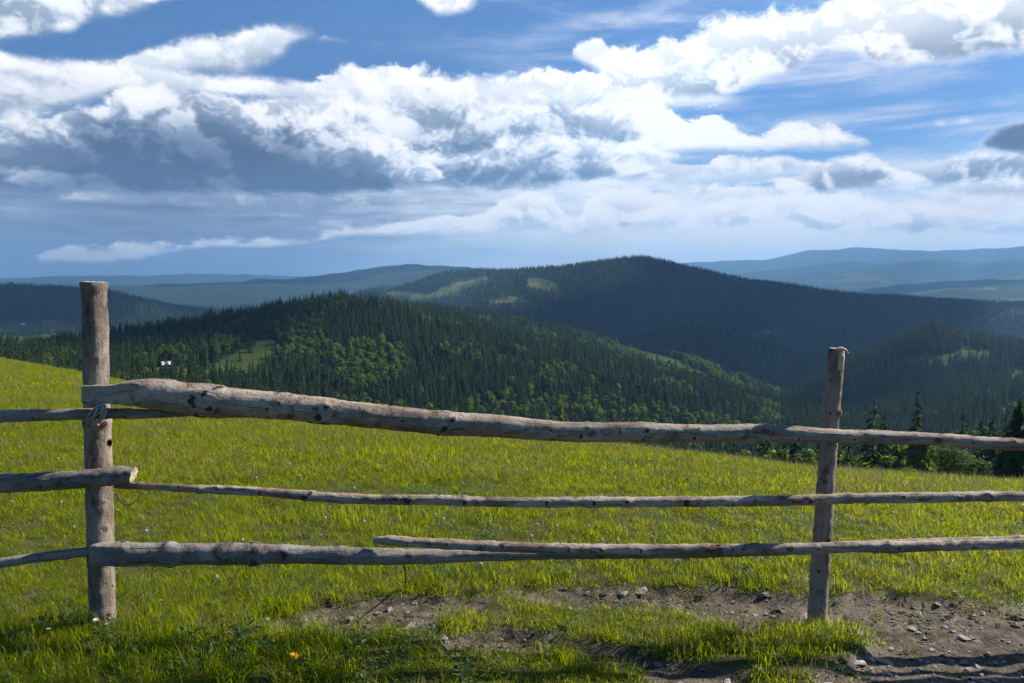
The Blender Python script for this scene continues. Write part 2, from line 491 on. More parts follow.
def spruce_mesh(name, rnd, h=24.0, whorls=15, per=9, wide=3.6, mat=None):
    tq = trunk_quads(h * 0.96, 0.28, 0.03, 5)
    q = list(tq); idx = [1] * len(tq)
    lean = (rnd.uniform(-.2, .2), rnd.uniform(-.2, .2))
    for w in range(whorls):
        t = w / (whorls - 1)
        z = h * (0.07 + 0.92 * t ** 0.93)
        L0 = wide * (1 - t) ** 0.82 + 0.10
        for k in range(max(4, int(per * (1 - 0.45 * t)))):
            a = rnd.uniform(0, 2 * math.pi)
            L = L0 * rnd.uniform(0.62, 1.16)
            zz = z + rnd.uniform(-.5, .5) * h / whorls
            droop = L * rnd.uniform(0.28, 0.55)
            ca, sa = math.cos(a), math.sin(a)
            wd = L * rnd.uniform(0.20, 0.32) + 0.08
            th = h / whorls * rnd.uniform(0.35, 0.6)
            pa = (0, 0, zz + th * 0.6)
            mid = (ca * L * 0.55, sa * L * 0.55, zz - droop * 0.35)
            tip = (ca * L, sa * L, zz - droop)
            # two faces in a shallow roof shape
            q.append([pa, (mid[0] - sa * wd, mid[1] + ca * wd, mid[2] - th * .5), tip, (mid[0], mid[1], mid[2] + th * .35)])
            q.append([pa, (mid[0], mid[1], mid[2] + th * .35), tip, (mid[0] + sa * wd, mid[1] - ca * wd, mid[2] - th * .5)])
            idx += [0, 0]
    q = [[(p[0] + lean[0] * p[2] / h, p[1] + lean[1] * p[2] / h, p[2]) for p in f] for f in q]
    return quads_mesh(name, q, [mat or M_SPRUCE, M_TRUNK], idx)

def crown_quads(rnd, lobes, n, size):
    q = []
    wsum = [l[3] ** 2 for l in lobes]
    for i in range(n):
        l = rnd.choices(lobes, wsum)[0]
        v = Vector((rnd.gauss(0, 1), rnd.gauss(0, 1), rnd.gauss(0, 1))).normalized()
        rr = l[3] * (rnd.random() ** 0.4) * rnd.uniform(0.85, 1.12)
        c = Vector((l[0] + v.x * rr, l[1] + v.y * rr, l[2] + v.z * rr * 0.85))
        if c.z < 0.3: continue
        nn = (v + Vector((rnd.uniform(-.8, .8), rnd.uniform(-.8, .8), rnd.uniform(-.5, .9)))).normalized()
        a = nn.orthogonal().normalized(); b = nn.cross(a)
        th = rnd.uniform(0, 6.28); a, b = a * math.cos(th) + b * math.sin(th), b * math.cos(th) - a * math.sin(th)
        s = size * rnd.uniform(.6, 1.3)
        q.append([tuple(c - a * s), tuple(c + b * s * .6), tuple(c + a * s), tuple(c - b * s * .6)])
    return q

def decid_parts(rnd, h=15.0, w=5.0, n=900, size=0.5):
    lobes = []
    for i in range(9):
        a = rnd.uniform(0, 6.28); t = rnd.uniform(0.35, 0.85)
        rad = w * 0.6 * rnd.uniform(0.2, 1.0) * (1.1 - abs(t - 0.5))
        lobes.append((math.cos(a) * rad, math.sin(a) * rad, h * t, w * rnd.uniform(0.32, 0.5)))
    lobes.append((0, 0, h * 0.82, w * 0.42))
    lobes.append((0, 0, h * 0.45, w * 0.55))
    return crown_quads(rnd, lobes, n, size)

def limb_quads(rnd, h, w, r):
    q = trunk_quads(h * 0.6, r, r * 0.45, 6)
    for i in range(5):
        a = rnd.uniform(0, 6.28); z = h * rnd.uniform(.2, .5)
        e = Vector((math.cos(a) * w * .55, math.sin(a) * w * .55, z + h * .28)); s = Vector((0, 0, z))
        d = (e - s).normalized(); u = d.orthogonal().normalized(); v = d.cross(u)
        for k in range(4):
            a1, a2 = k * math.pi / 2, (k + 1) * math.pi / 2
            f = lambda p, rr, aa: tuple(p + u * rr * math.cos(aa) + v * rr * math.sin(aa))
            q.append([f(s, r * .4, a1), f(s, r * .4, a2), f(e, r * .1, a2), f(e, r * .1, a1)])
    return q

rs = random.Random(3)
SPR = [spruce_mesh('spruce_tree', rs, 24, 16, 10, w_) for w_ in (4.0, 4.7, 3.3, 4.3)]
def decid_mesh(name, mat, h, w, n, size):
    c = decid_parts(rs, h, w, n, size); t_ = limb_quads(rs, h, w, .3)
    return quads_mesh(name, c + t_, [mat, M_TRUNK], [0] * len(c) + [1] * len(t_))
DEC = [decid_mesh('broadleaf_tree', M_DECID, hh_, ww_, 1100, .62) for hh_, ww_ in ((15, 4.4), (13, 4.8), (17, 4.2))]

def scatter(az0, az1, r0, r1, spacing, seed):
    g = np.random.default_rng(seed)
    area = (az1 - az0) / 2 * (r1 ** 2 - r0 ** 2)
    n = int(area / spacing ** 2)
    a = g.uniform(az0, az1, n); r = np.sqrt(g.uniform(r0 ** 2, r1 ** 2, n))
    x = r * np.sin(a); y = r * np.cos(a)
    return x, y, height(x, y)

# horizon table for dropping trees that stand hidden behind nearer ground
_ha = np.linspace(-0.75, 0.75, 400); _hr = np.geomspace(3, 20000, 700)
_A, _R = np.meshgrid(_ha, _hr)
_TE = (height(_R * np.sin(_A), _R * np.cos(_A)) - EYE) / _R
_HM = np.maximum.accumulate(_TE, axis=0)
def visible(x, y, z, tall, margin=0.004):
    r = np.hypot(x, y); a = np.arctan2(x, y)
    ia = np.clip(((a + 0.75) / 1.5 * 399).astype(int), 0, 399)
    ir = np.clip((np.log(r / 3) / math.log(20000 / 3) * 699).astype(int), 0, 699)
    return (z + tall - EYE) / r > _HM[ir, ia] - margin

AZL, AZR = azim(-140), azim(1160)
def forest(r0, r1, spacing, seed, scale=1.0):
    x, y, z = scatter(AZL, AZR, r0, r1, spacing, seed)
    cm = clearing_mask(x, y, z)
    g = np.random.default_rng(seed + 1)
    keep = (cm < 0.35 + 0.2 * g.random(len(x))) | (g.random(len(x)) < 0.03)
    keep &= fbm(x / 70, y / 70, 71, 2) > -0.62
    keep &= visible(x, y, z, 26 * scale)
    pxa, _ = to_px(x, y, z)
    keep &= np.hypot(x, y) > np.interp(pxa, [600, 720, 760], [540, 330, 220])
    x, y, z = x[keep], y[keep], z[keep]
    px, py = to_px(x, y, z)
    r = np.hypot(x, y)
    dn = fbm(x / 55, y / 55, 77, 3)
    p = np.clip((dn - 0.16) * 3.5, 0.015, 1) * 0.6
    # broadleaf woods: the sunlit low shoulder in the middle and the foot of the near hill
    p = np.maximum(p, np.where((r > 1500) & (r < 2100), np.clip(ell(px, py, 655, 350, 90, 22, 22), 0, 1) * .8, 0))
    p = np.maximum(p, np.where((r > 600) & (r < 1400), np.clip(ell(px, py, 370, 372, 34, 22, 0), 0, 1) * .75, 0))
    p = np.maximum(p, np.where((r > 500) & (r < 1300), np.clip(ell(px, py, 640, 440, 150, 25, 8), 0, 1) * .35, 0))
    p = np.where((r < 420) & (px > 640), .45, p)
    p = np.where(r > 2300, p * .3, p)
    p = np.where((px > 780) & (r > 900), p * 0.12, p)
    dec = g.random(len(x)) < p
    return x, y, z, dec

X, Y, Z, D = [np.concatenate(q) for q in zip(forest(230, 600, 8.5, 100), forest(600, 2200, 6.6, 101))]
Rr = np.hypot(X, Y)
g = np.random.default_rng(5)
size = np.where(D, g.uniform(.8, 1.35, len(X)), g.uniform(.5, 1.2, len(X)) * (0.85 + .3 * vnoise(X / 60, Y / 60, 88)))
px, py = to_px(X, Y, Z)
inframe = (px > -5) & (px < 1029)
vis = visible(X, Y, Z, 16, 0.0) & inframe
# individuals: the nearest of each kind that show in the picture
used = np.zeros(len(X), bool)
spr_objs, dec_objs = [], []
for dk, meshes, nm, lab, cat, grp, lst in (
        (False, SPR, 'spruce_tree', 'dark green pointed spruce in the dense forest on the valley slope below the meadow', 'spruce', 'spruces on the valley slopes below the meadow', spr_objs),
        (True, DEC, 'broadleaf_tree', 'rounded lighter green broadleaf tree among dark spruces on the valley slope', 'tree', 'broadleaf trees among the spruces', dec_objs)):
    cand = np.where((D == dk) & vis)[0]
    score = Rr[cand] / size[cand]
    pick = cand[np.argsort(score)[:300]]
    for q, i in enumerate(pick):
        o = new_obj(nm, meshes[q % len(meshes)])
        o.location = (X[i], Y[i], Z[i] - .3); o.rotation_euler = (0, 0, g.uniform(0, 6.28))
        s = size[i]; o.scale = (s * g.uniform(.9, 1.15), s * g.uniform(.9, 1.15), s)
        tag(o, lab, cat, grp); lst.append(o); used[i] = True
m = ~used
X2, Y2, Z2, D2, S2 = X[m], Y[m], Z[m], D[m], size[m]
Xf, Yf, Zf, Df = forest(2200, 6300, 15.0, 103, 1.3)
Sf = np.where(Df, 1.25, 1.0) * np.random.default_rng(8).uniform(.85, 1.45, len(Xf))
keepf = np.random.default_rng(9).random(len(Xf)) < np.clip(3300 / np.hypot(Xf, Yf), .35, 1)
XX = np.concatenate([X2, Xf[keepf]]); YY = np.concatenate([Y2, Yf[keepf]]); ZZ = np.concatenate([Z2, Zf[keepf]])
DD = np.concatenate([D2, Df[keepf]]); SS = np.concatenate([S2, Sf[keepf]])
print('forest stuff', len(XX), 'individual', used.sum())
gg = np.random.default_rng(6)
for dk, src, nm, lab, cat in ((False, spr_objs[:4], 'conifer_forest', 'dense dark conifer forest covering the hills and mountains beyond the meadow', 'forest'),
                    (True, dec_objs[:3], 'broadleaf_wood', 'lighter green broadleaf woodland patches scattered through the conifer forest', 'woodland')):
    s = DD == dk
    n = int(s.sum()); sc = SS[s]
    wv = gg.uniform(.9, 1.2, n)
    instancer(nm, np.stack([XX[s], YY[s], ZZ[s] - .3], 1), np.stack([sc * wv, sc * wv, sc], 1), gg.uniform(0, 6.28, n), gg.integers(0, len(src), n), src, lab, cat)

# nearer trees just beyond the meadow edge
def tree_thing(name, label, cat, px, r, crown, trunk, mats, rz=0, sink=.3, group=None):
    d = ray(px, 290.5); n = math.hypot(d[0], d[1])
    x, y = d[0] / n * r, d[1] / n * r
    e = bpy.data.objects.new(name, None); COL.objects.link(e)
    e.location = (x, y, H1(x, y) - sink); e.rotation_euler = (0, 0, rz)
    tag(e, label, cat, group)
    new_obj('crown', quads_mesh('crown', crown, [mats[0]]), e)
    new_obj('trunk', quads_mesh('trunk', trunk, [mats[1]], smooth=True), e)
    return e
def spruce_near(h, whorls, per, wide):
    me = spruce_mesh('crown_tmp', rs, h, whorls, per, wide)
    co = [[tuple(me.vertices[v].co) for v in p.vertices] for p in me.polygons if p.material_index == 0]
    bpy.data.meshes.remove(me)
    return co, trunk_quads(h * .96, h * .011, .03, 8)
def elev(px, r):
    d = ray(px, 290.5); n = math.hypot(d[0], d[1]); x, y = d[0] / n * r, d[1] / n * r
    return H1(x, y)
def top_h(px, py, r):       # height a tree needs for its top to reach a sight line
    return EYE + tanel(px, py) * r - elev(px, r)
h_ = top_h(1022, 396, 150)
c, t_ = spruce_near(h_, 44, 22, h_ * .30)
tree_thing('spruce_tree', 'tall dark spruce at the right edge of the picture just below the meadow', 'spruce', 1024, 150, c, t_, (M_SPRUCE, M_TRUNK))
for (px_, py_, r_, w_, n_, lab) in ((964, 449, 170, 6.2, 3600, 'broad dark green bushy tree beyond the meadow edge left of the tall right-hand spruce'),
                              (915, 464, 175, 3.6, 1800, 'small round pale green tree beyond the meadow edge left of the broad dark bush'),
                              (985, 458, 160, 4.0, 1600, 'dark bushy tree between the broad bush and the tall right-hand spruce')):
    hh = top_h(px_, py_, r_)
    c = decid_parts(rs, hh, w_, n_, .28)
    tree_thing('broadleaf_tree', lab, 'tree', px_, r_, c, limb_quads(rs, hh, w_, .25), (M_DECID if px_ == 915 else M_BUSH, M_TRUNK))
hh = top_h(561, 394, 95)
c, t_ = spruce_near(hh, 26, 12, hh * .17)
c = [f for f in c if rs.random() < .8]
tree_thing('larch_tree', 'slender yellowish green young larch rising behind the top rail below mid picture', 'larch', 562, 95, c, t_, (M_LARCH, M_TRUNK))
for (px_, r_, hh, w_, lab) in ((575, 60, None, 1.3, 'low leafy shrub showing just over the meadow crest under the top rail'),):
    hh = top_h(px_, 441, r_)
    c = decid_parts(rs, hh, w_, 700, .12)
    tree_thing('shrub', lab, 'shrub', px_, r_, c, limb_quads(rs, hh, w_, .06), (M_DECID, M_TRUNK))

# ------------------------------------------------------------------ houses far down the slopes
def flat_mat(name, col, rough=.8, var=.15, sc=3.0, spec=.2):
    m, t, out = material(name)
    geo = t.node('ShaderNodeTexCoord')
    n = t.noise(geo.outputs['Object'], sc, 4, .6)
    c = t.mix(t.mapr(n, .3, .7), tuple(v * (1 - var) for v in col), tuple(min(1, v * (1 + var)) for v in col))
    p = principled(t, c, rough, spec); t.l.new(p.outputs[0], out.inputs[0]); return m
M_WALLS = flat_mat('whitewash', (.17, .125, .085)); M_ROOFT = flat_mat('sheet_metal_roof', (.62, .66, .70), .35, .1, 3, .6)
M_GLASS = flat_mat('window_glass', (.03, .035, .04), .1, .1, 3, .6); M_DOORW = flat_mat('door_wood', (.12, .07, .04))
def boxq(x0, x1, y0, y1, z0, z1):
    p = [(x0, y0, z0), (x1, y0, z0), (x1, y1, z0), (x0, y1, z0), (x0, y0, z1), (x1, y0, z1), (x1, y1, z1), (x0, y1, z1)]
    return [[p[i] for i in f] for f in ((3, 2, 1, 0), (4, 5, 6, 7), (0, 1, 5, 4), (1, 2, 6, 5), (2, 3, 7, 6), (3, 0, 4, 7))]
def house(px_, py_, r0, r1, rz, s, lab):
    d = ray(px_, py_); n = math.hypot(d[0], d[1])
    rs_ = np.linspace(r0, r1, 800); hz = height(d[0] / n * rs_, d[1] / n * rs_); zz = EYE + d[2] / n * rs_
    k = np.argmax(zz <= hz) if (zz <= hz).any() else int(np.argmin(zz - hz))
    x, y = d[0] / n * rs_[k], d[1] / n * rs_[k]
    e = bpy.data.objects.new('house', None); COL.objects.link(e); e.location = (x, y, float(hz[k])); e.rotation_euler = (0, 0, rz); e.scale = (s, s, s)
    tag(e, lab, 'house')
    w = new_obj('wall', quads_mesh('wall', boxq(-5, 5, -3.5, 3.5, -1.5, 3.0) + [[(-5, -3.5, 3), (-5, 3.5, 3), (-5, 0, 5.9), (-5, 0, 5.9)], [(5, 3.5, 3), (5, -3.5, 3), (5, 0, 5.9), (5, 0, 5.9)]], [M_WALLS]), e)
    rq = []
    for sg in (-1, 1):
        a = [(-5.6, sg * 4.2, 2.5), (5.6, sg * 4.2, 2.5), (5.6, 0, 6.1), (-5.6, 0, 6.1)]
        b = [(p[0], p[1], p[2] + .15) for p in a]
        rq += [a, b] + [[a[i], a[(i + 1) % 4], b[(i + 1) % 4], b[i]] for i in range(4)]
    rf = new_obj('roof', quads_mesh('roof', rq, [M_ROOFT]), e)
    new_obj('chimney', quads_mesh('chimney', boxq(1.5, 2.2, .6, 1.3, 4.5, 7.0), [M_WALLS]), rf)
    new_obj('door', quads_mesh('door', boxq(-.5, .5, -3.56, -3.45, 0, 2.1), [M_DOORW]), e)
    for xx in (-3.2, 2.6):
        new_obj('window', quads_mesh('window', boxq(xx - .6, xx + .6, -3.56, -3.45, 1.0, 2.2), [M_GLASS]), e)
house(166, 367, 600, 1250, .5, .95, 'tiny white house with pale metal roof on the clearing behind the left post')
house(23, 326, 2900, 5200, .2, 1.5, 'tiny white farmhouse far off on the left blue hill, left of the tall post')
house(768, 333, 2500, 5200, -.2, 1.3, 'tiny house on the pale clearing of the far wooded ridge left of the right post')

# ------------------------------------------------------------------ fence
def m_wood(name, dark, mid, light, redd, streak=.5):
    m, t, out = material(name)
    uvn = t.node('ShaderNodeUVMap'); uv = uvn.outputs[0]
    n1 = t.noise(t.mapping(uv, sc=(4, 26, 1)), 1.0, 6, .68, .8)          # grain along the length
    n2 = t.noise(t.mapping(uv, sc=(11, 17, 1)), 1.0, 6, .68, .45)        # remains of bark
    n3 = t.noise(t.mapping(uv, sc=(120, 150, 1)), 1.0, 4, .7)            # grit
    n4 = t.noise(t.mapping(uv, sc=(2.6, 6, 1)), 1.0, 5, .6, 1.2)         # broad weathering
    n5 = t.noise(t.mapping(uv, sc=(38, 60, 1)), 1.0, 5, .7, .5)          # scales
    c = t.mix(t.mapr(n1, .3, .7), dark, mid)
    c = t.mix(t.mapr(n4, .40, .58), c, t.mix(t.mapr(t.math('ADD', t.math('MULTIPLY', n5, .5), t.math('MULTIPLY', n1, .5)), .38, .62), mid, light))
    scal = t.mapr(n5, .52, .64)
    c = t.mix(t.math('MULTIPLY', scal, .45), c, redd)
    barkf = t.mapr(n2, .565, .65)
    c = t.mix(t.math('MULTIPLY', barkf, .78), c, t.mix(t.mapr(n5, .4, .6), tuple(v * .45 for v in redd), redd))
    kn = t.attr('knot')
    spk = t.mapr(n3, .60, .68)
    c = t.mix(t.math('MULTIPLY', spk, .55), c, (.045, .030, .022))
    c = t.mix(t.mapr(t.math('ADD', kn, t.math('MULTIPLY', t.math('SUBTRACT', n5, .5), 2.6)), .42, .66), c, t.mix(t.mapr(n3, .35, .6), (.020, .013, .010), (.085, .055, .042)))
    crk = t.noise(t.mapping(uv, sc=(2.4, 110, 1)), 1.0, 3, .5, .3)
    cf = t.mapr(crk, .62, .67)
    c = t.mix(t.math('MULTIPLY', cf, streak), c, (.04, .03, .025))
    hgt = t.math('ADD', t.math('MULTIPLY', n3, .45), t.math('ADD', t.math('MULTIPLY', barkf, .35), t.math('MULTIPLY', n5, .9)))
    hgt = t.math('SUBTRACT', hgt, t.math('MULTIPLY', cf, streak * .5))
    p = principled(t, c, .8, .25, hgt, 1.0, .010)
    t.l.new(p.outputs[0], out.inputs[0]); return m
M_RAIL = m_wood('weathered_bark_wood', (.19, .135, .10), (.34, .265, .205), (.55, .475, .39), (.125, .060, .035), .6)
M_POST = m_wood('grey_post_bark', (.155, .115, .088), (.265, .21, .17), (.40, .335, .28), (.11, .075, .06), .3)
M_GREY = m_wood('silver_bare_wood', (.14, .115, .10), (.25, .22, .195), (.38, .345, .315), (.105, .075, .055), .6)
def m_cut():
    m, t, out = material('sawn_end_wood')
    uvn = t.node('ShaderNodeUVMap')
    geo = t.node('ShaderNodeTexCoord')
    n = t.noise(geo.outputs['Object'], 40, 4, .6)
    n2 = t.noise(geo.outputs['Object'], 160, 3, .6)
    c = t.mix(t.mapr(n, .3, .7), (.42, .32, .20), (.68, .56, .40))
    c = t.mix(t.mapr(n2, .6, .7), c, (.12, .08, .05))
    p = principled(t, c, .8, .2, n2, .7, .004); t.l.new(p.outputs[0], out.inputs[0]); return m
M_CUT = m_cut()

def log_part(name, pts, parent, mat, seed, knots=(), knot_n=10, step=.012, nseg=36, rough=.05, flat=None, label=None, ragged=0.0, slant=(0, 0)):
    """pts: list of (px, ycentre, thickness px, depth Y). One continuous trunk with knots and uneven girth."""
    P = []; R = []
    for (a, b, th, Yd) in pts:
        P.append(at(a, b, Yd)); R.append(th / F * Yd * .5 * .90)
    # arc length parameterisation with smooth interpolation
    L = [0]
    for i in range(1, len(P)): L.append(L[-1] + (P[i] - P[i - 1]).length)
    n = max(8, int(L[-1] / step))
    s = np.linspace(0, L[-1], n)
    def ci(vals):
        vals = np.array(vals, float); La = np.array(L)
        h = np.diff(La); d = np.diff(vals) / h
        mm = np.zeros(len(vals)); mm[1:-1] = (d[1:] * h[:-1] + d[:-1] * h[1:]) / (h[1:] + h[:-1]); mm[0] = d[0]; mm[-1] = d[-1]
        k = np.clip(np.searchsorted(La, s, side='right') - 1, 0, len(h) - 1)
        t = (s - La[k]) / h[k]
        return ((2 * t ** 3 - 3 * t ** 2 + 1) * vals[k] + (t ** 3 - 2 * t ** 2 + t) * h[k] * mm[k] + (-2 * t ** 3 + 3 * t ** 2) * vals[k + 1] + (t ** 3 - t ** 2) * h[k] * mm[k + 1])
    cx = np.stack([ci([p[j] for p in P]) for j in range(3)], 1)
    rad = np.clip(ci(R), .006, 1)
    g = np.random.default_rng(seed)
    cx[:, 2] += .006 * fbm(s * 1.6, s * 0 + seed, seed, 3); cx[:, 1] += .02 * fbm(s * .9, s * 0 + seed + 5, seed, 3)
    tan = np.gradient(cx, axis=0); tan /= np.linalg.norm(tan, axis=1)[:, None]
    up = np.array([0, 0, 1.0]) if abs(tan[0][2]) < .7 else np.array([0, 1.0, 0])
    e1 = np.cross(tan, up); e1 /= np.linalg.norm(e1, axis=1)[:, None]
    e2 = np.cross(e1, tan)
    nseg0 = nseg; nseg = nseg + 1
    th = np.linspace(0, 2 * math.pi, nseg) + (math.pi / 2 if abs(tan[0][2]) > .7 else math.pi)   # seam at the back
    S, TH = np.meshgrid(s, th, indexing='ij')
    RR = rad[:, None] * (1 + rough * (fbm(S * 2.2 + seed * 3.1, np.cos(TH) * 1.2 + 9, seed, 4) + .4 * fbm(S * 9, np.sin(TH) * 2.0 + seed, seed + 3, 3)))
    RR += .0035 * fbm(S * 40, np.cos(TH) * rad[:, None] * 60 + np.sin(TH) * rad[:, None] * 83, seed + 8, 3)
    kn = np.zeros_like(RR)
    vert = abs(tan[0][2]) > .7
    if vert: ks = [(kp, 9.42 - ka, kr) for kp, ka, kr in knots]
    else: ks = [(kp, ka if ka < 2.3 else (ka - 4.0) * .75 + .15, kr) for kp, ka, kr in knots]
    for i in range(int(knot_n * .5)):
        ks.append((g.uniform(0.01, .99), g.uniform(3.2, 6.2) if vert else g.uniform(-1.6, 2.0), g.uniform(.004, .009)))
    for kp, ka, kr in ks:
        s0 = kp * L[-1]
        rl = np.interp(s0, s, rad)
        da = (TH - ka + math.pi) % (2 * math.pi) - math.pi
        d2 = ((S - s0) / kr) ** 2 + (da * rl / kr) ** 2
        d2 = d2 * (1 + 1.1 * fbm(S * 70 + ka * 9, np.cos(TH) * 6 + kp * 50, seed + 17, 3)) * (.6 + .8 * abs(math.sin(ka * 7 + kp * 90)))
        k = np.exp(-d2)
        ringk = np.exp(-((np.sqrt(d2) - 1.3) / .45) ** 2)
        RR += kr * .55 * k + kr * .22 * ringk - kr * .25 * np.exp(-d2 * 6)
        RR += kr * .16 * np.exp(-((S - s0) / (kr * 2.2)) ** 2)
        kn = np.maximum(kn, np.exp(-d2 * .9) * min(1, .45 + kr * 60))
    # ragged / hewn ends
    RR[0] *= .9; RR[-1] *= .9
    if ragged:
        for q in range(6):
            RR[q] *= (1 + ragged * fbm(TH[q] * 2.2, TH[q] * 0 + q * .7, seed + 30, 3))
            RR[-1 - q] *= (1 + ragged * fbm(TH[q] * 2.2, TH[q] * 0 + q * .7, seed + 31, 3))
    V = cx[:, None, :] + RR[..., None] * (np.cos(TH)[..., None] * e1[:, None, :] + np.sin(TH)[..., None] * e2[:, None, :])
    if flat:   # (s_len, fraction kept toward camera) hewn flat cheek facing -Y near the start
        ln, keep = flat
        w = np.clip(1 - s / ln, 0, 1) ** .6
        lim = cx[:, 1] - rad * (1 - keep * w)
        V[..., 1] = np.maximum(V[..., 1], lim[:, None] + .004 * fbm(S * 25, TH * 2, seed + 6, 2))
    if slant[0]:
        V[:6, :, :] += (tan[0] * slant[0])[None, None, :] * (np.sin(TH[:6]) * np.linspace(1, 0, 6)[:, None])[..., None]
    if slant[1]:
        V[-6:, :, :] += (tan[-1] * slant[1])[None, None, :] * (np.sin(TH[-6:]) * np.linspace(0, 1, 6)[:, None])[..., None]
    nn = n * nseg
    V[:, -1] = V[:, 0]
    i = np.arange(n - 1)[:, None] * nseg + np.arange(nseg - 1)[None, :]
    j = i + 1
    Fc = np.stack([i.ravel(), j.ravel(), (j + nseg).ravel(), (i + nseg).ravel()], 1)
    VV = list(V.reshape(-1, 3)); KN = list(kn.ravel()); UV = list(np.stack([S.ravel() + seed * 3.3, TH.ravel() * float(rad.mean())], 1))
    FF = [list(f) for f in Fc]; MI = [0] * len(FF)
    # end caps as two concentric rings + centre (own vertices so the edge stays crisp)
    for end, base in ((0, 0), (1, (n - 1) * nseg)):
        ringv = V.reshape(-1, 3)[base:base + nseg]; c = ringv.mean(axis=0)
        b0 = len(VV)
        for fr in (1.0, .55):
            for q in range(nseg):
                p = c + (ringv[q] - c) * fr + tan[0 if end == 0 else -1] * (0 if fr == 1 else (.006 * (g.random() - .5)))
                VV.append(p); KN.append(0); UV.append((p[0], p[2]))
        VV.append(c); KN.append(.0); UV.append((c[0], c[2])); cc = len(VV) - 1
        for q in range(nseg):
            q2 = (q + 1) % nseg
            f = [b0 + q, b0 + nseg + q, b0 + nseg + q2, b0 + q2]
            f2 = [b0 + nseg + q, cc, cc, b0 + nseg + q2]
            if end: f = f[::-1]; f2 = f2[::-1]
            FF.append(f); MI.append(1)
            f3 = [b0 + nseg + q, cc, b0 + nseg + q2]
            if end: f3 = f3[::-1]
            FF.append(f3); MI.append(1)
    me = bpy.data.meshes.new(name)
    me.from_pydata([tuple(v) for v in VV], [], FF)
    me.materials.append(mat); me.materials.append(M_CUT)
    me.polygons.foreach_set('material_index', np.array(MI, np.int32))
    me.polygons.foreach_set('use_smooth', np.array([x == 0 for x in MI], bool))
    a = me.attributes.new('knot', 'FLOAT', 'POINT'); a.data.foreach_set('value', np.array(KN, np.float32))
    l = me.uv_layers.new(name='UVMap')
    li = np.zeros(len(me.loops), np.int32); me.loops.foreach_get('vertex_index', li)
    l.data.foreach_set('uv', np.array(UV, np.float32)[li].ravel())
    me.update()
    o = new_obj(name, me, parent)
    if label: o['label'] = label
    return o

fence = bpy.data.objects.new('rail_fence', None); COL.objects.link(fence)
tag(fence, 'rough weathered log fence with two posts and long rails along the meadow', 'fence')
YP = 3.55
# posts (bottom buried)
log_part('post', [(105, 655, 27, YP), (104, 625, 27, YP), (101, 540, 28, YP), (98, 450, 28, YP), (96, 370, 27, YP), (95, 320, 26.5, YP), (93.5, 291, 26.5, YP), (93.5, 281.5, 29.5, YP)], fence, M_POST, 2,
         knots=[(.63, 4.4, .012), (.63, 5.6, .014), (.63, 3.4, .01), (.80, 5.3, .007), (.40, 5.4, .009), (.30, 5.2, .01), (.18, 5.0, .008), (.12, 5.6, .01), (.47, 4.6, .008)], knot_n=8, rough=.03,
         label='thick upright left post of grey bark with a knobbly rim at its sawn top')
rp = log_part('post', [(815, 660, 22, YP + .02), (817.5, 622, 21.5, YP + .02), (821, 560, 21, YP + .02), (825, 500, 19.5, YP + .02), (829, 440, 18.5, YP + .02), (832.5, 390, 18, YP + .02), (836, 348, 16.5, YP + .02)], fence, M_POST, 5,
         knots=[(.80, 4.2, .011), (.80, 5.3, .012), (.72, 4.0, .009), (.70, 5.2, .009), (.9, 4.1, .008), (.55, 4.5, .009), (.4, 5.0, .009), (.3, 4.2, .008)], knot_n=8, rough=.04, ragged=.12,
         label='thinner leaning right post with a split pale top')
# split pale sliver on the right post top
log_part('split_strip', [(838, 388, 5, YP - .006), (840, 368, 8.5, YP - .016), (840.5, 352, 8.5, YP - .016), (840.5, 348, 6, YP - .016)], rp, M_CUT, 9, knot_n=0, nseg=10, step=.006, rough=.25, ragged=.3)
log_part('bark_curl', [(837, 349.5, 2.2, YP - .055), (841, 348.5, 3.2, YP - .065), (846, 349.5, 3, YP - .07), (848, 353, 2, YP - .065)], rp, M_CUT, 10, knot_n=0, nseg=8, step=.006, rough=.3, ragged=.3)
YF = YP - .115
# long top rail
tl = [(83, 395, 21, YF - .01), (110, 394.5, 22, YF - .01), (135, 393, 30, YF), (155, 394, 34, YF), (185, 397.5, 34, YF), (215, 401, 34, YF), (260, 404.5, 30, YF), (300, 408, 29, YF), (330, 411.5, 28, YF), (400, 418.5, 26, YF),
      (450, 423.5, 26, YF), (490, 426, 25, YF), (560, 431.5, 22, YF), (640, 432, 22, YF), (705, 433.5, 19.5, YF), (760, 433, 19.5, YF), (800, 434.5, 18, YF), (835, 436, 15.5, YF), (880, 437, 15, YF), (930, 438.5, 14, YF), (980, 441.5, 13.5, YF), (1030, 444, 13.5, YF), (1120, 447, 13, YF + .03), (1250, 452, 12, YF + .05)]
def kf(px0, lst): return [((p - 83.0) / (1250 - 83.0), a, k * .72) for p, a, k in lst]
log_part('rail', tl, fence, M_RAIL, 12, knots=kf(83, [(196, 3.9, .026), (207, 4.6, .024), (213, 3.4, .02), (200, 2.6, .02), (218, 5.4, .02), (240, 4.0, .012), (268, 3.6, .013), (281, 4.2, .014), (318, 3.3, .020), (325, 4.3, .022), (310, 2.4, .016), (365, 4.2, .01), (400, 3.8, .012),
         (440, 3.4, .018), (448, 4.4, .018), (436, 2.5, .016), (495, 3.0, .012), (545, 4.0, .012), (575, 3.4, .014), (582, 4.5, .014), (636, 3.2, .015), (640, 4.2, .016), (690, 4.6, .013), (686, 3.3, .012), (740, 3.5, .010), (788, 3.2, .013), (792, 4.3, .012), (842, 3.4, .008), (905, 3.8, .008), (960, 3.6, .009), (1000, 3.2, .009)]),
         knot_n=22, rough=.032, flat=(.28, .75), ragged=.05, nseg=44, label='long thick top rail with dark branch knots and a hewn flat left end')
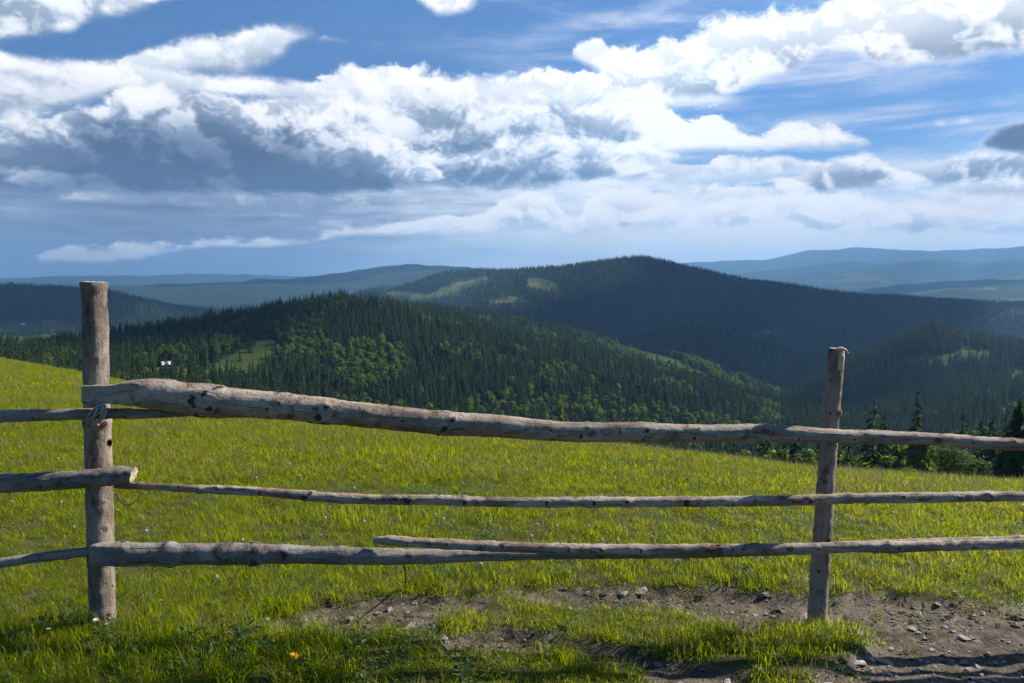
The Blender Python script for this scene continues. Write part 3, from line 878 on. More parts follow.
# rail reaching in from the left under the top rail
r2 = log_part('rail', [(-220, 418, 17, YF + .02), (-60, 417, 15, YF + .02), (0, 416, 14, YF + .02), (60, 415, 12.5, YF + .02), (110, 414, 12, YF + .02), (160, 414, 10, YF + .03), (206, 413.5, 7, YF + .05)], fence, M_GREY, 14,
         knots=[(.5, 1.6, .01), (.52, 4.0, .008), (.8, 4.2, .008)], knot_n=8, label='thin rail from the left tied to the left post beneath the top rail')
# cord lashing the joint
def m_cord():
    m, t, out = material('pale_twine')
    tc = t.node('ShaderNodeTexCoord')
    n = t.noise(tc.outputs['Object'], 260, 3, .6)
    p = principled(t, t.mix(t.mapr(n, .3, .7), (.20, .19, .16), (.46, .44, .38)), .9, .1, n, .6, .002); t.l.new(p.outputs[0], out.inputs[0]); return m
M_CORD = m_cord()
def tube_poly(paths, r, nseg=7):
    V = []; Fc = []
    for pts in paths:
        P = [Vector(p) for p in pts]; b = len(V); prev = None
        for i, p in enumerate(P):
            t = (P[min(i + 1, len(P) - 1)] - P[max(i - 1, 0)]).normalized()
            u = t.orthogonal().normalized() if prev is None else (prev - t * prev.dot(t)).normalized(); prev = u
            v = t.cross(u); rr = r(i / (len(P) - 1)) if callable(r) else r
            for k in range(nseg):
                a = 2 * math.pi * k / nseg; V.append(p + u * rr * math.cos(a) + v * rr * math.sin(a))
        for i in range(len(P) - 1):
            for k in range(nseg):
                k2 = (k + 1) % nseg; Fc.append((b + i * nseg + k, b + i * nseg + k2, b + (i + 1) * nseg + k2, b + (i + 1) * nseg + k))
    return V, Fc
def tube_obj(name, paths, r, mat, parent=None, nseg=7):
    V, Fc = tube_poly(paths, r, nseg)
    return new_obj(name, np_mesh(name, [tuple(v) for v in V], Fc, None, True, mats=[mat]), parent)
def ctrl(pts, n=24):
    P = [Vector(p) for p in pts]; out = []
    for i in range(len(P) - 1):
        p0, p1, p2, p3 = P[max(i - 1, 0)], P[i], P[i + 1], P[min(i + 2, len(P) - 1)]
        for k in range(n if i == len(P) - 2 else n - 1):
            t = k / (n - 1)
            out.append(.5 * ((2 * p1) + (p2 - p0) * t + (2 * p0 - 5 * p1 + 4 * p2 - p3) * t * t + (3 * p1 - p0 - 3 * p2 + p3) * t ** 3))
    return out
q = lambda a, b, dy: at(a, b, YF + dy)
lash = [ctrl([q(86, 420, .0), q(89, 415, -.035), (q(95, 408, -.045)), q(101, 405, -.04), q(104, 409, -.045), q(98, 414, -.045), q(90, 419, -.03), q(87, 424, .0)], 8),
        ctrl([q(100, 403, -.02), q(97, 410, -.05), q(93, 418, -.045), q(96, 424, -.01), q(98, 425, .05)], 8),
        ctrl([q(97, 403, .0), q(102, 411, -.05), q(100, 419, -.04), q(94, 424, -.02), q(92, 425, .05)], 8),
        ctrl([q(104, 405, .0), q(106, 411, -.045), q(103, 418, -.045), q(99, 422, -.03)], 8)]
tube_obj('cord_tie', lash, .0055, M_CORD, r2)
# middle rails
log_part('rail', [(-220, 494, 24, YF), (-60, 487, 22, YF), (0, 484, 20.5, YF), (60, 481, 20.5, YF), (100, 478, 20.5, YF), (126, 475.5, 20.5, YF), (134, 475, 19, YF)], fence, M_GREY, 18,
         knots=[(.6, 4.0, .01), (.75, 3.3, .009), (.9, 4.2, .01)], knot_n=9, ragged=.18, slant=(0, .012), label='thick grey middle rail from the left ending in a ragged broken end right of the left post')
log_part('rail', [(a_, b_, c_ * .92, d_) for a_, b_, c_, d_ in [(114, 486, 8, YF + .06), (135, 486.5, 8.5, YF + .05), (200, 489.5, 9.5, YF + .02), (260, 492, 10.5, YF), (300, 494.5, 11.5, YF), (350, 497, 12, YF), (420, 499.5, 12, YF), (500, 501.5, 12, YF), (600, 501.5, 12.5, YF), (700, 501, 12.5, YF), (780, 500, 12.5, YF), (860, 498.5, 12.5, YF), (950, 497.5, 12.5, YF), (1030, 496.5, 12.5, YF), (1240, 493, 13, YF)]],
         fence, M_RAIL, 21, knots=[((p - 114) / 1126., a, .009) for p, a in ((140, 1.6), (205, 4), (238, 1.7), (312, 3.8), (318, 4.8), (340, 4.2), (402, 4.4), (415, 4.0), (445, 1.6), (467, 1.5), (470, 3.6), (483, 4), (552, 4), (598, 3.7), (604, 1.7), (631, 4), (690, 4), (735, 3.4), (757, 4.2), (812, 3.8), (850, 1.7), (905, 4), (960, 3.7), (990, 4.1))], knot_n=26,
         label='thin middle rail stretching from the left post past the right post')
# bottom rails
log_part('rail', [(-220, 588, 13, YF + .03), (-60, 571, 12, YF + .04), (0, 563.5, 11, YF + .04), (50, 557.5, 11, YF + .05), (92, 552.5, 10.5, YF + .07), (112, 551, 10, YF + .075)], fence, M_GREY, 24, knot_n=8, label='thin dark bottom rail coming in from the left behind the thick log end')
log_part('rail', [(91, 556, 25.5, YF - .015), (104, 556, 26, YF - .015), (150, 556, 25.5, YF), (200, 555, 24, YF), (230, 555, 24, YF), (300, 554.5, 19.5, YF), (360, 555, 19, YF), (420, 555.5, 17, YF + .02), (480, 555.5, 14, YF + .03), (540, 555.5, 12, YF + .035), (640, 554, 10.5, YF + .035), (740, 552, 9, YF + .035), (810, 551, 8, YF + .035)], fence, M_GREY, 27,
         knots=[((p - 91) / 719., a, .016) for p, a in ((120, 1.7), (165, 1.4), (171, 2.6), (222, 1.7), (250, 1.6), (254, 3.0), (285, 4), (336, 1.7))], knot_n=9, flat=(.17, .55), ragged=.07, label='thick bottom log with a pale hewn left end, tapering to the right')
log_part('rail', [(374, 541, 5, YF - .005), (382, 541, 9.5, YF - .02), (420, 543, 11, YF - .03), (480, 545.5, 11.5, YF - .03), (560, 548.5, 12, YF - .03), (640, 549.5, 12.5, YF - .03), (740, 549.5, 12.5, YF - .025), (800, 549, 12.5, YF - .02), (880, 547.5, 12.5, YF - .02), (950, 546, 12.5, YF), (1030, 544.5, 12, YF), (1240, 540, 13, YF)], fence, M_RAIL, 30,
         knots=[((p - 374) / 866., a, .008) for p, a in ((408, 3.8), (430, 3.9), (448, 4), (492, 1.7), (504, 4.3), (560, 1.7), (569, 4), (600, 4.2), (640, 3.8), (705, 4), (755, 1.7), (815, 4), (873, 1.7), (895, 4), (950, 1.7))], knot_n=20, ragged=.1, label='long bottom rail lying on the thick log, its pointed end left of mid picture')
log_part('rail', [(838, 543, 3, YF + .05), (870, 543, 6, YF + .05), (930, 541.5, 7, YF + .05), (1030, 538.5, 8, YF + .06), (1240, 534, 9, YF + .06)], fence, M_RAIL, 33, knot_n=10, nseg=20, label='slim extra pole showing along the top of the bottom rail at far right')
# thin bent twig by the left post
tg = tube_obj('twig', [ctrl([q(116, 494, .03), q(120, 501, .0), q(128, 505, -.01), q(136, 501, -.01), q(142, 493, 0)], 10)], lambda t: .0035 - .0018 * t, M_TRUNK, None)
tag(tg, 'thin curved twig hanging under the middle rail beside the left post', 'twig')
b0 = ground_at(405, 590)
tg = tube_obj('twig', [ctrl([(b0.x, b0.y, b0.z - .03), at(405.5, 580, b0.y - .05), at(405, 568, YF + .06), at(403.5, 556, YF + .045)], 10)], lambda t: .0045 - .0015 * t, M_TRUNK, None)
tag(tg, 'short dark upright twig below the bottom log left of mid picture', 'twig')

# ------------------------------------------------------------------ grass
def blade_tuft(rnd, n, rad, hmin, hmax, wmin, wmax, bend=.5, seg=3):
    V = []; Fc = []; tint = []
    for i in range(n):
        a = rnd.uniform(0, 6.28); rr = rad * math.sqrt(rnd.random())
        bx, by = rr * math.cos(a), rr * math.sin(a)
        h = rnd.uniform(hmin, hmax); w = rnd.uniform(wmin, wmax)
        d = rnd.uniform(0, 6.28); k = rnd.uniform(.1, 1) * bend * h
        fx, fy = math.cos(d), math.sin(d)
        sx, sy = -fy * w * .5, fx * w * .5
        tn = rnd.random(); b = len(V)
        for s in range(seg):
            t = s / seg
            ox = k * t * t; z = h * t * (1 - .25 * bend * t)
            ww = (1 - t * .55)
            V.append((bx + fx * ox - sx * ww, by + fy * ox - sy * ww, z)); V.append((bx + fx * ox + sx * ww, by + fy * ox + sy * ww, z)); tint += [tn, tn]
        V.append((bx + fx * k, by + fy * k, h * (1 - .25 * bend))); tint.append(tn)
        for s in range(seg - 1):
            Fc.append((b + 2 * s, b + 2 * s + 1, b + 2 * s + 3, b + 2 * s + 2))
        Fc.append((b + 2 * seg - 2, b + 2 * seg - 1, b + 2 * seg, b + 2 * seg))
    return V, Fc, tint

def py_mesh(name, V, Fc, mats, tint=None, mi=None, smooth=False):
    me = bpy.data.meshes.new(name)
    me.from_pydata(V, [], [tuple(dict.fromkeys(f)) for f in Fc])
    for m_ in mats: me.materials.append(m_)
    if tint is not None:
        a = me.attributes.new('tint', 'FLOAT', 'POINT'); a.data.foreach_set('value', np.array(tint, np.float32))
    if mi is not None: me.polygons.foreach_set('material_index', np.array(mi, np.int32))
    if smooth: me.polygons.foreach_set('use_smooth', np.ones(len(me.polygons), bool))
    me.update(); return me

gr = random.Random(77)
def stuff_at(name, me, px_, py_, label, cat='grass'):
    p = ground_at(px_, py_); o = new_obj(name, me); o.location = p
    tag(o, label, cat, kind='stuff'); return o
def src(name, args, mats, px_, py_, label):
    V, Fc, tn = blade_tuft(*args)
    return stuff_at(name, py_mesh(name, V, Fc, mats, tn), px_, py_, label)
near_src = [src('grass_tuft', (gr, 40, .06, .03, .115, .0016, .0033, .8), [M_GRASS], 30 + 40 * i, 640, 'short green grass tuft in the meadow') for i in range(4)]
near_src += [src('grass_tuft', (gr, 22, .05, .08, .20, .0020, .004, .8, 4), [M_GRASS], 200 + 30 * i, 655, 'taller green grass tuft in the meadow') for i in range(2)]
near_src += [src('grass_tuft', (gr, 9, .05, .07, .20, .0015, .003, .6, 3), [M_DRY], 260, 640, 'dry straw coloured grass tuft in the meadow')]
mid_src = [src('grass_tuft', (gr, 110, .16, .04, .16, .0032, .006, .7), [M_GRASS], 300 + 60 * i, 520, 'green meadow grass tuft beyond the fence') for i in range(4)]
mid_src += [src('grass_tuft', (gr, 18, .16, .12, .26, .0035, .006, .4), [M_DRY], 620, 520, 'straw coloured meadow grass beyond the fence')]
far_src = [src('grass_tuft', (gr, 190, .42, .05, .17, .006, .011, .6, 2), [M_GRASS], 300 + 60 * i, 460, 'meadow grass near the crest') for i in range(3)]
far_src += [src('grass_tuft', (gr, 30, .42, .14, .30, .006, .011, .4, 2), [M_DRY], 700, 485, 'dry meadow grass near the crest')]

def weed_mesh(rnd, n, rad, size, up):
    V = []; Fc = []
    for i in range(n):
        a = rnd.uniform(0, 6.28); rr = rad * rnd.random(); L = size * rnd.uniform(.6, 1.3); w = L * rnd.uniform(.25, .45)
        z0 = rnd.uniform(.005, up); ca, sa = math.cos(a), math.sin(a); ti = rnd.uniform(-.1, .8)
        p0 = Vector((ca * rr, sa * rr, z0)); d = Vector((ca, sa, ti)).normalized(); sd = Vector((-sa, ca, rnd.uniform(-.3, .3)))
        b = len(V)
        V += [p0, p0 + d * L * .45 + sd * w * .5, p0 + d * L * .45 + Vector((0, 0, -L * .06)), p0 + d * L * .45 - sd * w * .5, p0 + d * L + Vector((0, 0, -L * .18))]
        Fc += [(b, b + 1, b + 2), (b, b + 2, b + 3), (b + 1, b + 4, b + 2), (b + 2, b + 4, b + 3)]
    return [tuple(v) for v in V], Fc
weed_src = []
for i in range(3):
    V, Fc = weed_mesh(gr, 34, .07, .028 + .010 * i, .05 + .04 * i)
    weed_src.append(stuff_at('ground_weeds', py_mesh('ground_weeds', V, Fc, [M_WEED]), 160 + 50 * i, 668, 'leafy green ground weeds among the grass', 'weeds'))

def near_field(r0, r1, dens, seed, azl=-.80, azr=.80):
    g = np.random.default_rng(seed)
    n = int((azr - azl) / 2 * (r1 ** 2 - r0 ** 2) * dens)
    a = g.uniform(azl, azr, n); r = np.sqrt(g.uniform(r0 * r0, r1 * r1, n))
    return r * np.sin(a), r * np.cos(a), g

# near belt
x, y, g = near_field(1.2, 7.0, 560, 301)
dm = dirt_mask(x, y)
pn = fbm(x * 1.7, y * 1.7, 91, 3)
keep = g.random(len(x)) > np.clip(dm ** .8 * (.75 + .9 * vnoise(x * 7, y * 7, 19)) - .02, 0, .965)
keep &= g.random(len(x)) < np.clip(1.0 + pn * .9, .25, 1)
x, y, dm, pn = x[keep], y[keep], dm[keep], pn[keep]
z = height(x, y)
n = len(x); u = g.random(n)
px_, py_ = to_px(x, y, z)
lush = np.clip(ell(px_, py_, 60, 650, 260, 60, 0), 0, 1)      # rank growth at the foot of the left post
tallp = .05 + .50 * lush
var = np.where(u < tallp, g.integers(4, 6, n), np.where(u > .93, 6, g.integers(0, 4, n)))
hs = (0.72 + .35 * g.random(n)) * (1 + .35 * pn) * (1 - .45 * dm) * (1 + .55 * lush)
hs = hs * np.where(py_ > 590, .60, .54) * (1 - .35 * np.clip(dm * 2, 0, 1))
hs = hs * np.where(vnoise(x * 2.2, y * 2.2, 63) > .62, .6, 1.0)
instancer('near_grass', np.stack([x, y, z - .006], 1), np.stack([.9 + 0 * hs, .9 + 0 * hs, hs], 1), g.uniform(0, 6.28, n), var, near_src, 'bright green grass along the fence, thinning over the worn earth', 'grass', tilt=g.normal(0, .16, (n, 2)))
nn_ = n
# meadow belt
x, y, g = near_field(6.6, 16, 170, 302); z = height(x, y); n = len(x)
pn = fbm(x * .8, y * .8, 92, 3)
hs = .50 * (.7 + .5 * g.random(n)) * (1 + .4 * pn)
var = np.where(g.random(n) < np.clip(.05 + .5 * fbm(x * .45, y * .45, 95, 3), .01, .3), 4, g.integers(0, 4, n))
instancer('meadow_grass', np.stack([x, y, z - .01], 1), np.stack([hs * 0 + 1, hs * 0 + 1, hs], 1), g.uniform(0, 6.28, n), var, mid_src, 'sunlit yellow-green meadow grass between the fence and the crest', 'grass', tilt=g.normal(0, .12, (n, 2)))
nn_ += n
x, y, g = near_field(15.5, 62, 26, 303); z = height(x, y); n = len(x)
pn = fbm(x * .35, y * .35, 93, 3)
hs = .52 * (.65 + .5 * g.random(n)) * (1 + .4 * pn)
var = np.where(g.random(n) < np.clip(.06 + .5 * fbm(x * .25, y * .25, 96, 3), .01, .3), 3, g.integers(0, 3, n))
instancer('crest_grass', np.stack([x, y, z - .02], 1), np.stack([hs * 0 + 1, hs * 0 + 1, hs], 1), g.uniform(0, 6.28, n), var, far_src, 'meadow grass running up to the crest of the slope', 'grass', tilt=g.normal(0, .1, (n, 2)))
print('grass tufts', nn_ + n)
# weeds
x, y, g = near_field(1.5, 8.0, 90, 304)
px_, py_ = to_px(x, y, x * 0); lush = np.clip(ell(px_, py_, 100, 650, 300, 50, 0), 0, 1)
dm = dirt_mask(x, y)
keep = (g.random(len(x)) < .30 + .7 * lush) & (g.random(len(x)) > dm * .8)
x, y = x[keep], y[keep]; z = height(x, y); n = len(x)
s = g.uniform(.25, .8, n)
instancer('leafy_weeds', np.stack([x, y, z], 1), np.stack([s, s, s], 1), g.uniform(0, 6.28, n), g.integers(0, 3, n), weed_src, 'low leafy weeds among the grass along the fence', 'weeds')

# ------------------------------------------------------------------ stones, pebbles
def m_stone():
    m, t, out = material('pale_stone')
    oi = t.node('ShaderNodeObjectInfo'); tc = t.node('ShaderNodeTexCoord')
    n = t.noise(tc.outputs['Object'], 3, 5, .65)
    c = t.mix(oi.outputs['Random'], (.22, .19, .155), (.52, .48, .43))
    c = t.mix(t.mapr(n, .4, .75), c, t.mix(.6, c, (.12, .095, .075)))
    p = principled(t, c, .85, .25, n, .5, .1); t.l.new(p.outputs[0], out.inputs[0]); return m
M_STONE = m_stone()
def stone_mesh(rnd, flat=.5):
    import bmesh
    bm = bmesh.new()
    bmesh.ops.create_icosphere(bm, subdivisions=2, radius=1)
    off = Vector((rnd.uniform(0, 50), rnd.uniform(0, 50), 0))
    cuts = [Vector((rnd.gauss(0, 1), rnd.gauss(0, 1), rnd.gauss(0, 1))).normalized() for _ in range(7)]
    ds = [rnd.uniform(.38, .75) for _ in cuts]
    for v in bm.verts:
        for c_, d_ in zip(cuts, ds):
            k = v.co.dot(c_)
            if k > d_: v.co -= c_ * (k - d_)
        v.co *= 1 + .28 * mnoise.noise(v.co * 1.7 + off)
        v.co.z *= flat
    me = bpy.data.meshes.new('stone'); bm.to_mesh(me); bm.free(); me.materials.append(M_STONE); return me
sr = random.Random(9)
STM = [stone_mesh(sr, sr.uniform(.35, .7)) for _ in range(7)]
named = [(350, 620, .030, 'pale angular stone on the bare earth left of centre'), (410, 628, .030, 'pale rounded stone on the bare earth in the lower middle left'),
         (413, 605, .026, 'flat white stone at the far edge of the left bare patch'), (563, 590, .020, 'small white stone on bare earth under the bottom rail at centre'),
         (641, 592, .045, 'flat pale slab stone on bare earth right of centre under the rail'), (624, 595, .028, 'low brownish stone left of the pale slab'),
         (689, 613, .022, 'small white stone where the grass strip meets the right bare patch'), (766, 596, .030, 'pale upright stone left of the right post'),
         (804, 619, .032, 'whitish stone at the foot of the right post'), (856, 636, .034, 'long thin stone right of the foot of the right post'),
         (965, 640, .028, 'flat pale stone on the gravel track at lower right'), (885, 664, .03, 'pale stone low in the gravel right of the right post'),
         (760, 672, .024, 'light stone on the track at the bottom of the picture'), (445, 640, .022, 'small stone half hidden by grass in the lower middle')]
for i, (a, b, s, lab) in enumerate(named):
    p = ground_at(a, b); o = new_obj('stone', STM[i % 7]); o.location = p + Vector((0, 0, s * .18))
    o.scale = (s * 1.3, s, s * .9); o.rotation_euler = (sr.uniform(-.3, .3), sr.uniform(-.3, .3), sr.uniform(0, 6.28)); tag(o, lab, 'stone')
srcs = [o for o in bpy.data.objects if o.name.startswith('stone')][:7]
g = np.random.default_rng(44)
cnt = 0
while cnt < 210:
    a, b = g.uniform(290, 1040), g.uniform(580, 690)
    p = ground_at(a, b)
    if float(dirt_mask(np.array([p.x]), np.array([p.y]))[0]) < .55: continue
    s = float(np.clip(g.lognormal(-4.6, .45), .005, .030))
    o = new_obj('stone', STM[cnt % 7]); o.location = p + Vector((0, 0, s * .15)); o.scale = (s * 1.3, s, s * .9); o.rotation_euler = (g.uniform(-.3, .3), g.uniform(-.3, .3), g.uniform(0, 6.28))
    tag(o, 'little pale stone lying in the gravel of the worn track', 'stone', 'little stones in the worn track'); cnt += 1
x, y, g = near_field(1.2, 7, 1100, 305, -.3, .8)
dm = dirt_mask(x, y); keep = dm > .35 + .4 * g.random(len(x)); x, y = x[keep], y[keep]
keep = vnoise(x * 4, y * 4, 5) > .28; x, y = x[keep], y[keep]; z = height(x, y); n = len(x)
s = np.clip(g.lognormal(-5.7, .5, n), .0012, .009)
instancer('gravel', np.stack([x, y, z + s * .1], 1), np.stack([s * 1.2, s, s], 1), g.uniform(0, 6.28, n), g.integers(0, 7, n), srcs, 'fine gravel scattered over the bare earth', 'gravel')
print('gravel', n)
def m_clod():
    m, t, out = material('clod_soil')
    oi = t.node('ShaderNodeObjectInfo'); tc = t.node('ShaderNodeTexCoord'); n_ = t.noise(tc.outputs['Object'], 3, 5, .65)
    c = t.mix(oi.outputs['Random'], (.045, .032, .022), (.19, .15, .11))
    p = principled(t, c, .95, .1, n_, .8, .2); t.l.new(p.outputs[0], out.inputs[0]); return m
M_CLOD = m_clod(); clods = []
for i_, m0 in enumerate(STM[:4]):
    mc = m0.copy(); mc.name = 'soil_clods'; mc.materials[0] = M_CLOD
    o = new_obj('soil_clods', mc); o.location = ground_at(330 + 170 * i_, 606 + 12 * i_); o.scale = (.02, .02, .014)
    tag(o, 'lumps of brown soil on the worn earth along the fence', 'soil', kind='stuff'); clods.append(o)
x, y, g = near_field(1.2, 7, 700, 306, -.35, .8)
dm = dirt_mask(x, y); keep = dm > .15 + .5 * g.random(len(x)); x, y = x[keep], y[keep]
keep = vnoise(x * 2.6, y * 2.6, 15) + .25 * g.random(len(x)) > .45; x, y = x[keep], y[keep]; z = height(x, y); n = len(x)
s = np.clip(g.lognormal(-4.9, .6, n), .003, .030)
instancer('crumbled_soil', np.stack([x, y, z - s * .1], 1), np.stack([s * 1.2, s, s * .9], 1), g.uniform(0, 6.28, n), g.integers(0, 4, n), clods, 'crumbled clods of brown soil over the bare earth', 'soil')


# ------------------------------------------------------------------ flowers
def simple_mat(name, col, transl=0.0, rough=.8):
    m, t, out = material(name)
    tc = t.node('ShaderNodeTexCoord'); n = t.noise(tc.outputs['Object'], 30, 2)
    c = t.mix(n, tuple(v * .85 for v in col), col)
    p = principled(t, c, rough, .1)
    if transl:
        tr = t.node('ShaderNodeBsdfTranslucent'); t.put(tr.inputs[0], c); mx = t.node('ShaderNodeMixShader'); mx.inputs[0].default_value = transl
        t.l.new(p.outputs[0], mx.inputs[1]); t.l.new(tr.outputs[0], mx.inputs[2]); t.l.new(mx.outputs[0], out.inputs[0])
    else: t.l.new(p.outputs[0], out.inputs[0])
    return m
M_FLUFF = simple_mat('seed_fluff', (.60, .60, .56), .4); M_YEL = simple_mat('yellow_petal', (.75, .42, .02), .2); M_STEM = simple_mat('flower_stem', (.10, .16, .04)); M_PET = simple_mat('white_petal', (.8, .8, .78), .3)
def head_clock(rnd, R=.019):
    V = []; Fc = []
    for i in range(150):
        v = Vector((rnd.gauss(0, 1), rnd.gauss(0, 1), rnd.gauss(0, 1))).normalized(); u = v.orthogonal().normalized(); w = v.cross(u)
        c_ = v * R * rnd.uniform(.8, 1.0); s = .0045
        b = len(V); V += [c_ - u * s, c_ + w * s, c_ + u * s, c_ - w * s]; Fc.append((b, b + 1, b + 2, b + 3))
        b = len(V); V += [v * .002 - u * .0002, v * .002 + u * .0002, c_ + u * .0002, c_ - u * .0002]; Fc.append((b, b + 1, b + 2, b + 3))
    return [tuple(v) for v in V], Fc
def head_petals(rnd, R, n, layers):
    V = []; Fc = []
    for l in range(layers):
        for i in range(n):
            a = 6.28 * i / n + l * .4 + rnd.uniform(-.1, .1); ca, sa = math.cos(a), math.sin(a); up_ = .12 + .3 * l; rr = R * (1 - .22 * l); w = rr * 2.2 / n
            b = len(V)
            V += [(0, 0, 0), (ca * rr * .6 - sa * w, sa * rr * .6 + ca * w, rr * up_ * .7), (ca * rr, sa * rr, rr * up_), (ca * rr * .6 + sa * w, sa * rr * .6 - ca * w, rr * up_ * .7)]
            Fc.append((b, b + 1, b + 2, b + 3))
    return V, Fc
fr = random.Random(12)
HM_ = {'clock': py_mesh('seed_head', *head_clock(fr), [M_FLUFF]), 'yellow': py_mesh('flower_head', *head_petals(fr, .02, 18, 3), [M_YEL]), 'white': py_mesh('flower_head', *head_petals(fr, .014, 12, 2), [M_PET])}
def stem_mesh(h, k):
    V, Fc = tube_poly([ctrl([(0, 0, -.01), (k * .2, 0, h * .5), (k, 0, h)], 5)], .0016, 5)
    return np_mesh('stem', [tuple(v) for v in V], Fc, None, True, mats=[M_STEM])
STEMS = [(h, k, stem_mesh(h, k)) for h, k in ((.13, .01), (.18, .02), (.22, -.02))]
def flower(kind, a, b, lab, grp, hh=None, s=1.0):
    p = ground_at(a, b + 12 if b > 500 else b + 5)
    nm = {'clock': 'dandelion_clock', 'yellow': 'yellow_flower', 'white': 'white_flower'}[kind]
    e = bpy.data.objects.new(nm, None); COL.objects.link(e)
    tag(e, lab, 'flower', grp)
    dist = p.y
    h = max(.06, (EYE + tanel(a, b) * math.hypot(p.x, p.y)) - p.z)
    h0, k0, sm = STEMS[fr.randrange(3)]
    hz_ = min(h, .30)
    e.location = p; e.rotation_euler = (0, 0, fr.uniform(0, 6.28))
    st = new_obj('stem', sm, e); st.scale = (1, 1, hz_ / h0)
    hd = new_obj('seed_head' if kind == 'clock' else 'flower_head', HM_[kind], e); hd.location = (k0, 0, hz_); hd.scale = (s, s, s); hd.rotation_euler = (fr.uniform(-.4, .4), fr.uniform(-.4, .4), 0)
G1 = 'dandelion clocks dotted through the meadow'
spec = [('clock', 298, 478), ('clock', 362, 480), ('clock', 327, 517), ('clock', 227, 423), ('clock', 400, 430), ('clock', 213, 578), ('clock', 590, 527), ('clock', 600, 540), ('clock', 530, 535), ('clock', 617, 540), ('clock', 667, 490), ('clock', 668, 489), ('clock', 627, 528),
        ('clock', 556, 526), ('clock', 473, 448), ('clock', 515, 474), ('clock', 483, 563), ('clock', 268, 622), ('clock', 238, 545), ('clock', 146, 530), ('clock', 440, 519), ('clock', 700, 502), ('clock', 730, 512), ('clock', 660, 512), ('clock', 893, 512), ('clock', 940, 520), ('clock', 980, 486), ('clock', 30, 420), ('clock', 22, 448), ('clock', 60, 460), ('clock', 5, 392), ('clock', 170, 440)]
for k_, a, b in spec: flower(k_, a, b, 'white fluffy dandelion clock standing in the meadow grass', G1, s=.6)
for a, b in ((40, 624), (54, 630), (62, 614), (94, 622), (103, 626), (24, 655), (12, 560), (152, 560), (165, 600)): flower('white', a, b, 'small white flower in the rank grass at the foot of the left post', 'small white flowers round the left post')
flower('yellow', 743, 618, 'single yellow dandelion flower in the grass strip left of the right post', None)
flower('yellow', 289, 660, 'yellow dandelion flower low in the grass left of centre at the bottom', None)
g = np.random.default_rng(70)
for i in range(80):
    a = g.uniform(0, 1024); f = g.random() ** .7
    ed = float(np.interp(a, sorted(EDGE_Y), [EDGE_Y[k] for k in sorted(EDGE_Y)])) + 8
    b = ed + (565 - ed) * f
    flower('clock', a, b, 'white fluffy dandelion clock standing in the meadow grass', G1, s=g.uniform(.3, .65))

# ------------------------------------------------------------------ haze
def haze():
    me = quads_mesh('haze', boxq(-31000, 31000, -31000, 31000, -3200, 1420), [])
    # weld so the box is closed
    import bmesh
    bm = bmesh.new(); bm.from_mesh(me); bmesh.ops.remove_doubles(bm, verts=bm.verts, dist=.01); bmesh.ops.recalc_face_normals(bm, faces=bm.faces); bm.to_mesh(me); bm.free()
    o = new_obj('haze', me)
    m, t, out = material('valley_air')
    v = t.node('ShaderNodeVolumePrincipled')
    v.inputs['Color'].default_value = (HAZE_COL[0], HAZE_COL[1], HAZE_COL[2], 1)
    v.inputs['Density'].default_value = HAZE_D
    v.inputs['Anisotropy'].default_value = 0.3
    t.l.new(v.outputs[0], out.inputs['Volume'])
    m.volume_intersection_method = 'ACCURATE' if hasattr(m, 'volume_intersection_method') else None
    me.materials.append(m)
    tag(o, 'thin blue air haze fading the far mountains', 'haze', kind='stuff')
HAZE_COL = (.27, .57, 1.0); HAZE_D = 5.2e-5
try:
    haze()
except Exception as e_:
    print('haze', e_); raise

# ------------------------------------------------------------------ added cloud lobes, out of view, placed to shade the hills and far mountains
def shade_cloud():
    import bmesh
    h = 7000.0
    k = h / math.tan(SUN_EL); dx, dy = k * math.sin(SUN_AZ), k * math.cos(SUN_AZ)
    g = np.random.default_rng(404)
    lobes = []
    for (x0, x1, y0, y1, n) in ((150, 4600, 3500, 5400, 17), (-4600, -1500, 3300, 5000, 34), (400, 1900, 2300, 3300, 10), (-7000, 800, 9800, 12400, 60), (4300, 7700, 8900, 11600, 30)):
        for i in range(n):
            lobes.append((g.uniform(x0, x1) + dx, g.uniform(y0, y1) + dy, h + g.uniform(-80, 160), g.uniform(330, 620)))
    for (x0, x1, y0, y1, n) in ((-640, -330, 950, 1250, 3), (480, 760, 1250, 1650, 3)):
        for i in range(n):
            lobes.append((g.uniform(x0, x1) + dx, g.uniform(y0, y1) + dy, h + g.uniform(-40, 80), g.uniform(90, 190)))
    V = []; Fc = []
    bm = bmesh.new(); bmesh.ops.create_icosphere(bm, subdivisions=3, radius=1)
    base = np.array([v.co[:] for v in bm.verts]); fs = np.array([[v.index for v in f.verts] for f in bm.faces]); bm.free()
    for (x, y, z, r) in lobes:
        d = 1 + .25 * fbm(base[:, 0] * 2 + x, base[:, 1] * 2 + base[:, 2] * 1.7 + y, 7, 3)
        p = base * d[:, None] * r; p[:, 2] = np.where(p[:, 2] < 0, p[:, 2] * .25, p[:, 2] * .7)
        Fc.append(fs + len(V) * len(base)); V.append(p + np.array([x, y, z]))
    m, t, out = material('shade_cloud_white')
    p = principled(t, (.85, .85, .86), 1.0, 0); t.l.new(p.outputs[0], out.inputs[0])
    o = new_obj('unseen_shade_cloud', np_mesh('unseen_shade_cloud', np.concatenate(V), np.concatenate(Fc), None, True, mats=[m]))
    tag(o, kind='structure')
SUN_EL = math.radians(38); SUN_AZ = math.radians(66)      # ahead and to the right of the view
shade_cloud()

